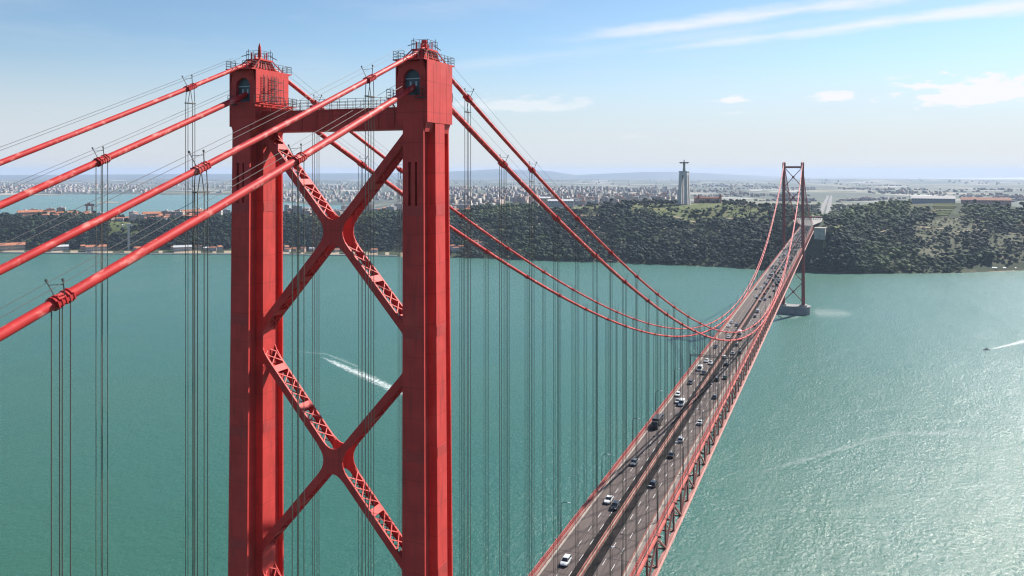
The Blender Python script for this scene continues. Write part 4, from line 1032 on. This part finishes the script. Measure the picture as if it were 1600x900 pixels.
def shed(px, py, D, w, d, h, wall, roof, label, rz=0, cat='building', name='building'):
    p_ = Vector(ray_xy(px, py, D)); o = thing(name, label, cat, p_, face_cam(px)+rz)
    mb = MB(); mb.box(-w/2, w/2, -d/2, d/2, -10, h); 
    for k in range(max(2, int(w/7))): xx = -w/2+(k+.5)*w/max(2, int(w/7)); mb.box(xx-1.2, xx+1.2, -d/2-.08, -d/2+.05, h*.35, h*.7, 1)
    mb.build('walls', [WALLS[wall], WIN], o)
    mb = MB(); mb.add([(-w/2-.6, -d/2-.6, h), (w/2+.6, -d/2-.6, h), (w/2+.6, d/2+.6, h), (-w/2-.6, d/2+.6, h), (-w/2-.6, 0, h+d*.16), (w/2+.6, 0, h+d*.16)], [(0, 1, 5, 4), (2, 3, 4, 5), (1, 2, 5), (3, 0, 4), (0, 3, 2, 1)]); mb.build('roof', ROOFS[roof], o); return o
shed(876, 317.5, 2010, 62, 24, 6, 'white', 'pale', 'long white hall with a pale roof on the ridge, seen beyond the upper cable')
shed(852, 315, 2060, 26, 20, 9, 'cream', 'pale', 'cream building next to the long white hall on the ridge')
shed(1346, 338, 1790, 44, 12, 5, 'pink', 'orange', 'low orange-roofed building among dark trees past the far tower')
shed(1458, 313.5, 2120, 100, 40, 6, 'grey', 'flat', 'wide grey-roofed depot on the plateau beside the tall mast')
shed(1540, 316, 2100, 110, 40, 6, 'pink', 'brown', 'wide brown-roofed depot on the plateau at the picture edge', .05)
shed(1560, 330, 2010, 90, 12, 7, 'grey', 'flat', 'long grey terrace of buildings below the brown-roofed depot')
for px, lab in ((1552, 'white-roofed beach hut at the bridge end of its row of three'), (1566, 'white-roofed beach hut in the middle of its row on the far shore'), (1582, 'white-roofed beach hut at the end of its row away from the bridge')):
    shed(px, 421, float(d_shore(px))+14, 11, 7, 3.2, 'white', 'pale', lab, cat='hut', name='beach_hut')
# lift tower on the cliff, portal crane behind the ridge, mast on the plateau
D = float(d_shore(201))+62; p_ = place(201, D)
lt = thing('lift_tower', 'slim white lift tower standing against the dark cliff', 'lift tower', (p_.x, p_.y, 0), face_cam(201)); ztop = CAM[2]-(353-HY)*D/FPX
mb = MB(); mb.box(-2.2, 2.2, -2.2, 2.2, 0, ztop); mb.build('shaft', WALLS['white'], lt)
mb = MB(); mb.box(-14, 10, -3, 3, ztop, ztop+2.2); mb.box(-14, -11, -3, 40, ztop-2, ztop+1.5); mb.box(-4, 4, -3.4, 3.4, ztop+2.2, ztop+5); mb.build('lookout_bridge', WALLS['white'], lt)
D = 2560; x, y, zt_ = ray_xy(140, 317.5, D)
cr = thing('portal_crane', 'rust-coloured portal crane rising behind the ridge town', 'crane', (x, y, -2), face_cam(140)+.25)
CR = plain('rust_red_crane_paint', (.20, .07, .05), .7); hh = zt_+2
for sx in (-1, 1):
    mb = MB()
    for sy in (-5, 5): mb.bar((sx*10, sy, 0), (sx*7.5, sy*.5, hh-8), 3.0, 3.0)
    for z in np.linspace(12, hh-14, 5): mb.bar((sx*9, -4.5, z), (sx*9, 4.5, z), 1.2, 1.2)
    mb.build('leg', CR, cr)
mb = MB(); mb.box(-13, 13, -4, 4, hh-9, hh-2); mb.box(-5, 1, -3, 3, hh-2, hh+2); mb.build('girder', CR, cr)
D = ground_hit(1420, 324, 1500); x, y, zb_ = ray_xy(1420.5, 323, D); zt_ = ray_xy(1420.5, 296, D)[2]
mb = MB()
for sx in (-1, 1):
    for sy in (-1, 1): mb.bar((sx*.9, sy*.9, -4), (sx*.35, sy*.35, zt_-zb_), .3, .3)
for z in np.arange(0, zt_-zb_-2, 3.): mb.bar((-.8, -.8, z), (.6, .6, z+3), .2, .2); mb.bar((.8, -.8, z), (-.6, .6, z+3), .2, .2)
tag(mb.build('radio_mast', M['curb'], None, loc=(x, y, zb_)), 'tall thin radio mast on the plateau beside the grey depot', 'mast')
# vine terraces on the slope right of the mast
terr = thing('terrace_rows', 'stepped yellow rows of planted terraces below the grey depot', 'terraces', place(1478, 1900))
TY = plain('yellow_planting', (.42, .38, .13), .95)
for j, py in enumerate((319, 322.5, 326, 329.5, 333, 336.5)):
    for px0, px1 in (((1459, 1497),) if j else ((1459, 1500),))+(((1424, 1455),) if j in (1, 2) else ()):
        D = ground_hit((px0+px1)/2, py, 1700) if j > 1 else 1930-j*10
        a = Vector(ray_xy(px0, py, D)); b_ = Vector(ray_xy(px1-j*3, py, D)); mb = MB(); mb.bar(a-terr.location+Vector((0, 0, .9)), b_-terr.location+Vector((0, 0, .9)), 4.5, 2.4); mb.build('terrace_row', TY, terr)
# far town and villages as one built-up mass of small blocks
def city(n, pxr, dr, hr, dens=lambda px, D: True):
    c = []
    while len(c) < n:
        px = random.uniform(*pxr); D = math.exp(random.uniform(math.log(dr[0]), math.log(dr[1])))
        if dens(px, D): c.append((px, D, random.uniform(*hr)))
    return c
cl = city(1250, (640, 1062), (2700, 6800), (7, 26), lambda px, D: sn(np.array(px*D*.0008), np.array(D*1.), .011) > -.35)
cl += city(650, (1060, 1420), (3200, 9000), (5, 14), lambda px, D: sn(np.array(px*3.), np.array(D*1.), .006, 2) > .25 and abs(px-1292) > 18)
cl += city(520, (1400, 1720), (2300, 6500), (5, 14), lambda px, D: sn(np.array(px*3.), np.array(D*1.), .008, 3) > .1)
cl += city(620, (-120, 130), (6700, 9800), (8, 24)); cl += city(380, (130, 640), (6700, 11500), (8, 26), lambda px, D: sn(np.array(px*4.), np.array(D*.4), .01, 1) > 0)
cl += city(360, (425, 700), (4600, 6600), (6, 22))
cl += city(300, (-100, 1700), (9000, 15000), (8, 20), lambda px, D: sn(np.array(px*4.), np.array(D*.3), .008, 6) > .2)
VV, FF, TT = [], [], []
for i, (px, D, h) in enumerate(cl):
    x, y = g2w(px, D); z = float(zland(px, D))
    if z < curve(D)-1: continue
    w, d = random.uniform(9, 22), random.uniform(9, 16); a = .5*round(3*math.sin(px*.013+D*.0017))+random.gauss(0, .06); h = h*(.7+.5*(.5+.5*math.sin(px*.05+D*.004))); ca, sa = math.cos(a), math.sin(a)
    if D > 6500: w *= 1.5; d *= 1.3
    b0 = len(VV)
    for zz in (z-3, z+h):
        for sx, sy in ((-1, -1), (1, -1), (1, 1), (-1, 1)): VV.append((x+ca*sx*w/2-sa*sy*d/2, y+sa*sx*w/2+ca*sy*d/2, zz))
    TT += [random.random()]*8
    FF += [(b0+0, b0+1, b0+5, b0+4), (b0+1, b0+2, b0+6, b0+5), (b0+2, b0+3, b0+7, b0+6), (b0+3, b0, b0+4, b0+7), (b0+4, b0+5, b0+6, b0+7)]
m, nt, p = new_mat('town_walls'); a = N(nt, 'ShaderNodeAttribute', attribute_name='tint')
nt.links.new(ramp(nt, a.outputs['Fac'], [(0, (.34, .31, .29)), (.3, (.30, .24, .19)), (.5, (.38, .35, .32)), (.68, (.30, .18, .14)), (.82, (.16, .15, .16)), (1, (.42, .39, .36))]), p.inputs['Base Color']); p.inputs['Roughness'].default_value = .9
o = link('distant_town', fast_mesh('distant_town', np.array(VV), np.array(FF), [m], tint=TT)); tag(o, kind='stuff')

# ------------------------------------------------------------------ trees
ICO = np.array([(0, 0, 1)]+[(math.cos(k*2*math.pi/5)*.894, math.sin(k*2*math.pi/5)*.894, .447) for k in range(5)]+[(math.cos((k+.5)*2*math.pi/5)*.894, math.sin((k+.5)*2*math.pi/5)*.894, -.447) for k in range(5)]+[(0, 0, -1)])
ICF = np.array([(0, 1+k, 1+(k+1) % 5) for k in range(5)]+[(1+k, 6+k, 1+(k+1) % 5) for k in range(5)]+[(1+(k+1) % 5, 6+k, 6+(k+1) % 5) for k in range(5)]+[(11, 6+(k+1) % 5, 6+k) for k in range(5)])
def blobs(cent, rad, tint, flat=.85, jit=.28):
    n = len(cent); v = ICO[None]*(1+RNG.uniform(-jit, jit, (n, 12, 1)))
    a = RNG.uniform(0, 6.28, n); c, s = np.cos(a), np.sin(a); x = v[..., 0]*c[:, None]-v[..., 1]*s[:, None]; y = v[..., 0]*s[:, None]+v[..., 1]*c[:, None]
    v = np.stack([x, y, v[..., 2]*flat], -1)*rad[:, None, None]+cent[:, None]
    f = ICF[None]+(np.arange(n)*12)[:, None, None]
    return v.reshape(-1, 3), f.reshape(-1, 3), np.repeat(tint, 12)
def scatter(n, pxr, ur, keep):
    px = RNG.uniform(*pxr, n); u_ = RNG.uniform(*ur, n); D0_ = d_shore(px); D = D0_+(np.interp(px, P_, DR)-D0_)*u_
    ok = keep(px, D, u_); return px[ok], D[ok]
BA = np.array(BUILT)
def free_of_things(px, D):
    ok = np.ones(len(px), bool)
    for a, b_ in BUILT:
        if b_ < 2700: ok &= ~((np.abs(px-a) < 6.0) & (D < b_+9) & (D > b_-34))
    x, y = g2w(px, D); ok &= ~((np.abs(x+2-np.clip((y-1500)*-.02, -8, 0)) < 17+np.clip(y-1490, 0, 200)*.12) & (y > 1400) & (y < 1800))
    ok &= ~((np.abs(px-201) < 4) & (D < d_shore(201)+70)); ok &= ~((np.abs(px-1281) < 13) & (D > 1470) & (D < 1545)); ok &= ~((np.abs(px-1069) < 15) & (D > 1960) & (D < 2060))
    ok &= ~((np.abs(px-1106) < 25) & (D > 1930) & (D < 2085)); ok &= ~((np.abs(px-875) < 28) & (D > 1950) & (D < 2050))
    ok &= ~((np.abs(px-1346) < 14) & (D > 1740) & (D < 1800))
    return ok
PATHS = ((745, 905, .52), (880, 1062, .40), (990, 1190, .60), (850, 1005, .72), (1030, 1160, .78), (700, 800, .33), (1335, 1480, .48), (1380, 1530, .70), (1495, 1640, .40), (1510, 1640, .56), (1300, 1400, .80), (930, 1090, .24))
for a, b_, u0 in PATHS:
    pts = []
    for px_ in np.arange(a, b_+.1, 6.):
        D_ = float(d_shore(px_)); D_ = D_+(float(np.interp(px_, P_, DR))-D_)*(u0+.03*math.sin(px_*.05)); w_ = 2.6+1.4*math.sin(px_*.21)
        for q in (-w_, w_): x_, y_ = g2w(px_, D_+q); pts.append((float(x_), float(y_), float(zland(px_, D_+q))+1.0))
    sheet('path', pts, M['bare'] if u0 in (.60, .40, .48, .72) else M['grass'])
def wood_keep(px, D, u_):
    q = RNG.random(len(px)); x, y = g2w(px, D); dn = .55+.45*sn(x, y, .021, 2)
    ok = q < np.clip(dn+.50+.2*(px < 640), .42, 1)
    for (a, b_, u0) in PATHS: ok &= ~((px > a) & (px < b_) & (np.abs(u_-u0-.03*np.sin(px*.05)) < .016))
    ok &= ~(grass_zone(px, D) & (RNG.random(len(px)) > .13)); ok &= ~(scrub_zone(px, D) & (RNG.random(len(px)) > .20))
    ok &= ~((px > 1422) & (px < 1503) & (u_ > .80) & (u_ < 1.12)); ok &= ~((px > 1453) & (px < 1502) & (u_ > .46) & (u_ < 1.12)); ok &= ~((px > 1500) & (px < 1600) & (u_ > .9));
    ok &= ~((px < 640) & (D-d_shore(px) < 66)); ok &= ~((px > 1500) & (u_ < .06)); 
    ok &= ~((px < 360) & (px > 190) & (u_ > .93) & (q > .35))
    return ok & free_of_things(px, D)
px, D = scatter(36000, (-160, 1780), (.002, 1.12), wood_keep)
# more wood on the plateau past the far tower and behind it
px2 = RNG.uniform(1120, 1420, 2600); D2 = RNG.uniform(1800, 2900, 2600); k = (RNG.random(2600) < .9) & (np.abs(px2-1291) > 10) & ~((px2 < 1190) & (D2 < 2050)) & free_of_things(px2, D2)
px3 = RNG.uniform(640, 760, 900); D3 = RNG.uniform(2200, 3600, 900)
px4 = RNG.uniform(1236, 1350, 2400); D4 = d_shore(px4)+RNG.uniform(1, 75, 2400); k4 = free_of_things(px4, D4)
x4, y4 = g2w(px4, D4); k4b = (np.abs(x4) < 22) & (y4 < 1492) & ~((np.abs(px4-1281) < 13) & (D4 > 1470)); px4, D4 = px4[k4 | k4b], D4[k4 | k4b]
px = np.concatenate([px, px2[k], px3, px4]); D = np.concatenate([D, D2[k], D3, D4])
x, y = g2w(px, D); z = zland(px, D); n = len(px); R_ = RNG.gamma(4.2, .88, n)*(.95+.3*sn(x, y, .03, 7)); R_ = np.clip(R_, 1.6, 7.5)
base_t = np.clip(.40+.34*sn(x, y, .016, 9)+.30*sn(x, y, .0055, 3)+RNG.normal(0, .11, n), 0, 1)
C_, Rr, Tt = [], [], []
for j in range(4):
    off = RNG.normal(0, .52, (n, 3))*R_[:, None]; off[:, 2] = np.abs(off[:, 2])*.8
    rr = R_*RNG.uniform(.42, .78, n); C_.append(np.stack([x+off[:, 0], y+off[:, 1], z+R_*.75+off[:, 2]], 1)); Rr.append(rr); Tt.append(np.clip(base_t+RNG.normal(0, .05, n), 0, 1))
v, f, t_ = blobs(np.concatenate(C_), np.concatenate(Rr), np.concatenate(Tt), .72, .22)
o = link('woodland', fast_mesh('woodland', v, f, [M['leaf']], tint=t_, smooth=True)); tag(o, kind='stuff')
# low bushes that fleck the grass and scrub
pxb = RNG.uniform(960, 1610, 5200); ub = RNG.uniform(.03, 1.05, 5200); Db_ = d_shore(pxb)+(np.interp(pxb, P_, DR)-d_shore(pxb))*ub
k = (grass_zone(pxb, Db_) & (RNG.random(5200) < .35)) | (scrub_zone(pxb, Db_) & (RNG.random(5200) < .8)); pxb, Db_ = pxb[k], Db_[k]
k = free_of_things(pxb, Db_); pxb, Db_ = pxb[k], Db_[k]
x, y = g2w(pxb, Db_); rb = RNG.uniform(.8, 2.3, len(x))
v, f, t_ = blobs(np.stack([x, y, zland(pxb, Db_)+rb*.4], 1), rb, RNG.uniform(.2, .95, len(x)), .7)
o = link('undergrowth', fast_mesh('undergrowth', v, f, [M['leaf']], tint=t_)); tag(o, kind='stuff')
# single trees that stand out: on the crest, on the shore, round the monument
TREES = []
for k in range(4):
    nb = 34; r0 = 4.2; d = RNG.normal(0, 1, (nb, 3)); d /= np.linalg.norm(d, axis=1)[:, None]
    c_ = d*RNG.uniform(.35, 1, (nb, 1))**.6*np.array([r0, r0, r0*(.75 if k != 2 else 1.3)]); c_[:, 2] += 6.0+(1.5 if k == 2 else 0)
    v, f, t_ = blobs(c_, RNG.uniform(.7, 1.6, nb), np.clip(RNG.normal(.45, .2, nb), 0, 1), .8, .35)
    cm = fast_mesh('crown', v, f, [M['leaf']], tint=t_)
    mb = MB(); mb.tube([(0, 0, -2), (.1, 0, 1.5), (.2, .1, 4), (.1, 0, 6.5)], [.45, .34, .26, .12], 7)
    for a in (0.4, 2.2, 4.3): mb.tube([(.15, .05, 3), (1.3*math.cos(a), 1.3*math.sin(a), 4.8), (2.3*math.cos(a), 2.3*math.sin(a), 6.2)], [.18, .12, .06], 5)
    TREES.append((mb.mesh('trunk', M['bark']), cm))
def whereabouts(px, marks):
    i = sum(px > m for m, _ in marks); L_ = [n for _, n in marks]
    if i == 0: return f'short of the {L_[0]}'
    if i == len(L_): return f'past the {L_[-1]}'
    return f'between the {L_[i-1]} and the {L_[i]}'
MK = {'monument': [(875, 'long white hall'), (985, 'grass edge'), (1069, 'monument'), (1106, 'brick-red building'), (1160, 'sandy path')], 'past': [(1346, 'orange roof'), (1420, 'radio mast'), (1478, 'yellow terraces'), (1535, 'brown-roofed depot')], 'ridge': [(52, 'long orange roof'), (140, 'portal crane'), (201, 'lift tower'), (248, 'largest orange roof'), (300, 'cream building')]}
def tree(px, D, label, group, sc_):
    big = 'small' if sc_ < .75 else 'middling' if sc_ < .98 else 'tall'
    label = f'{big} {label} {whereabouts(px, MK["monument" if "monument" in group else "past" if "past" in group else "ridge"])}'
    p_ = place(px, D); k = random.randrange(4); o = thing('tree', label, 'tree', p_, random.uniform(0, 6.3), group); o.scale = (sc_, sc_, sc_*random.uniform(.85, 1.2))
    link('trunk', TREES[k][0], o); link('crown', TREES[k][1], o)
for k in range(40):
    px_ = random.choice((random.uniform(985, 1050), random.uniform(1088, 1185), random.uniform(860, 990))); tree(px_, float(np.interp(px_, P_, DR))+random.uniform(-40, 25)+(30 if 1085 < px_ < 1128 else 0), 'dark tree on the crest', 'trees on the crest of the monument hill', random.uniform(.6, 1.05))
for k in range(46):
    px_ = random.choice((random.uniform(1300, 1418), random.uniform(1300, 1418), random.uniform(1504, 1590))); tree(px_, float(np.interp(px_, P_, DR))+random.uniform(-50, 30), 'dark tree on the far crest', 'trees on the crest past the far tower', random.uniform(.7, 1.3))
for k in range(30):
    px_ = random.uniform(-10, 350); tree(px_, float(np.interp(px_, P_, DR))+random.uniform(-70, 10), 'dark tree in the ridge town', 'trees of the ridge town', random.uniform(.6, 1.1))

# ------------------------------------------------------------------ on the water
def wpx(px, py, z=.12): D = (CAM[2]-z)*FPX/(py-HY); x, y = g2w(px, D); return (float(x), float(y), z+float(curve(D)))
def foam(name, prs, mat=None):
    A = np.array([[wpx(*a_), wpx(*b_)] for a_, b_ in prs]); t0 = np.linspace(0, 1, len(prs)); t1 = np.linspace(0, 1, len(prs)*6)
    L_ = np.stack([np.interp(t1, t0, A[:, 0, k]) for k in range(3)], 1); R2 = np.stack([np.interp(t1, t0, A[:, 1, k]) for k in range(3)], 1); V_ = []; T_ = []
    for k in range(len(t1)):
        for q in np.linspace(-.25, 1.25, 7): V_.append(L_[k]*(1-q)+R2[k]*q); T_.append(max(0., 1-abs(q-.5)/.75)**.8*min(1, 4*t1[k]+.1, 1.0 if name == 'boat_wake' else 4*(1-t1[k])+.05))
    F_ = [(k*7+j, k*7+j+1, k*7+j+8, k*7+j+7) for k in range(len(t1)-1) for j in range(6)]
    return tag(link(name, fast_mesh(name, np.array(V_), np.array(F_), [mat or M['foam']], tint=T_)), kind='stuff')
foam('boat_wake', [((492, 552.5), (492, 554.5)), ((520, 562), (519, 569)), ((550, 573.5), (549, 584)), ((580, 585), (579, 598)), ((606, 597.5), (606, 611)), ((630, 609), (630, 620))])
foam('boat_wake', [((448, 546), (448, 547.2)), ((480, 549.5), (480, 551.5)), ((508, 551.5), (508, 554)), ((535, 560), (534, 565)), ((560, 571), (559, 575))], M['faint_foam'])
foam('wave_line', [((1128, 748), (1130, 756)), ((1190, 734), (1191, 741)), ((1265, 712), (1266, 721)), ((1335, 691), (1336, 698)), ((1400, 673), (1401, 680)), ((1450, 674), (1450, 682)), ((1520, 669), (1520, 677)), ((1610, 665), (1610, 672))], M['faint_foam'])
foam('pier_wash', [((1262, 480), (1262, 493)), ((1285, 479), (1285, 499)), ((1312, 482), (1312, 498)), ((1345, 487), (1345, 494))], M['faint_foam'])
foam('pier_wash', [((1190, 492), (1190, 495)), ((1220, 491), (1220, 497)), ((1262, 492), (1262, 501))], M['faint_foam'])
foam('boat_wake', [((1543, 545.5), (1543, 547)), ((1560, 541), (1560, 545)), ((1580, 535), (1581, 541)), ((1606, 527), (1608, 536))], M['foam'])
bx_ = wpx(1541, 546.5, 0); bt = thing('motorboat', 'small white motorboat crossing the glittering water towards the bridge', 'motorboat', bx_, 2.0)
mb = MB(); mb.loft([[(-1.1, y_, .7), (-.7*w_, y_, -.2), (.7*w_, y_, -.2), (1.1, y_, .7)] if w_ == 1 else [(-1.1*w_, y_, .85), (-.6*w_, y_, -.1), (.6*w_, y_, -.1), (1.1*w_, y_, .85)] for y_, w_ in ((-3.2, 1), (0, 1), (2, .75), (3.4, .1))]); me = mb.mesh('hull', WALLS['white']); outward(me); link('hull', me, bt)
mb = MB(); mb.loft([[(-.8, -1.5, .7), (.8, -1.5, .7), (.8, 1.2, .75), (-.8, 1.2, .75)], [(-.65, -1.3, 1.7), (.65, -1.3, 1.7), (.6, .4, 1.7), (-.6, .4, 1.7)]]); me = mb.mesh('cabin', WALLS['grey']); outward(me); link('cabin', me, bt)
# quay wall and sand bars of the far water
q0 = [wpt(px, float(d_shore(px))-6) for px in range(-200, 640, 20)]
mb = MB(); mb.loft([[(x, y, -3), (x, y, 2.2), (x+FW[0]*5, y+FW[1]*5, 2.2), (x+FW[0]*5, y+FW[1]*5, -3)] for x, y, z in q0]); me = mb.mesh('quay_wall', M['concrete']); outward(me); o = link('quay_wall', me); tag(o, 'low stone quay wall along the foot of the town cliff', 'quay wall')
def bar_(name, px0, px1, py, thick):
    mb = MB(); pts = []
    for px in np.linspace(px0, px1, 9):
        e = max(0., math.sin(math.pi*(px-px0)/(px1-px0)))**.5*thick/2
        pts += [wpx(px, py-e, .8), wpx(px, py+e+.05, .8)]
    mb.add(pts, [(2*k, 2*k+1, 2*k+3, 2*k+2) for k in range(8)]); tag(mb.build(name, M['bare']), kind='structure')
def beach(px0, px1, depth):
    mb = MB(); pts = []
    for px in np.linspace(px0, px1, 14):
        k = max(0., math.sin(math.pi*(px-px0)/(px1-px0)))**.6*(.75+.25*math.sin(px*.7)); D = float(d_shore(px))
        for q, zz in ((-2-depth*.35*k, .05), (depth*k+.5, 2.0)): x, y = g2w(px, D+q); pts.append((float(x), float(y), zz+float(curve(D))))
    mb.add(pts, [(2*k, 2*k+1, 2*k+3, 2*k+2) for k in range(13)]); tag(mb.build('beach', M['bare']), kind='structure')
for q in ((1052, 1112, 9), (1150, 1166, 5), (1176, 1204, 7), (1516, 1620, 13), (958, 1000, 5), (905, 925, 4)): beach(*q)
# pale rocks that break through the trees
pxr = RNG.uniform(640, 1620, 520); ur_ = RNG.uniform(.02, .9, 520); Dr_ = d_shore(pxr)+(np.interp(pxr, P_, DR)-d_shore(pxr))*ur_
k = (sn(pxr, Dr_, .07, 5) > .05) & free_of_things(pxr, Dr_); pxr, Dr_ = pxr[k], Dr_[k]; xr, yr = g2w(pxr, Dr_); rr_ = RNG.uniform(1.5, 4.2, len(xr))
v, f, t_ = blobs(np.stack([xr, yr, zland(pxr, Dr_)+rr_*1.2], 1), rr_, RNG.random(len(xr)), .9, .4)
tag(link('rock_outcrops', fast_mesh('rock_outcrops', v, f, [M['bare']])), kind='stuff')
bar_('sand_bar', -40, 104, 303.6, 1.4); bar_('sand_bar', 252, 372, 303.2, 1.1); bar_('sand_bar', 148, 190, 315.5, 1.6)

# ------------------------------------------------------------------ haze: one closed box of even, thin air round everything
m = bpy.data.materials.new('haze_air'); m.use_nodes = True; nt = m.node_tree; nt.nodes.clear()
out = nt.nodes.new('ShaderNodeOutputMaterial'); vol = N(nt, 'ShaderNodeVolumePrincipled', i_Density=4.4e-5, i_Anisotropy=.1); vol.inputs['Color'].default_value = (.56, .70, .93, 1)
nt.links.new(vol.outputs[0], out.inputs['Volume'])
try: m.cycles.homogeneous_volume = True
except Exception: pass
mb = MB(); mb.box(-33000, 33000, -33000, 33000, -75, 280); o = mb.build('haze', m); tag(o, kind='stuff')
SC.cycles.volume_bounces = 0; SC.cycles.max_bounces = 5; SC.cycles.diffuse_bounces = 1; SC.cycles.glossy_bounces = 2; SC.cycles.transparent_max_bounces = 8
SC.cycles.use_denoising = True; SC.cycles.use_adaptive_sampling = False; SC.cycles.sample_clamp_indirect = 4; SC.cycles.pixel_filter_type = 'BLACKMAN_HARRIS'; SC.cycles.filter_width = 1.25
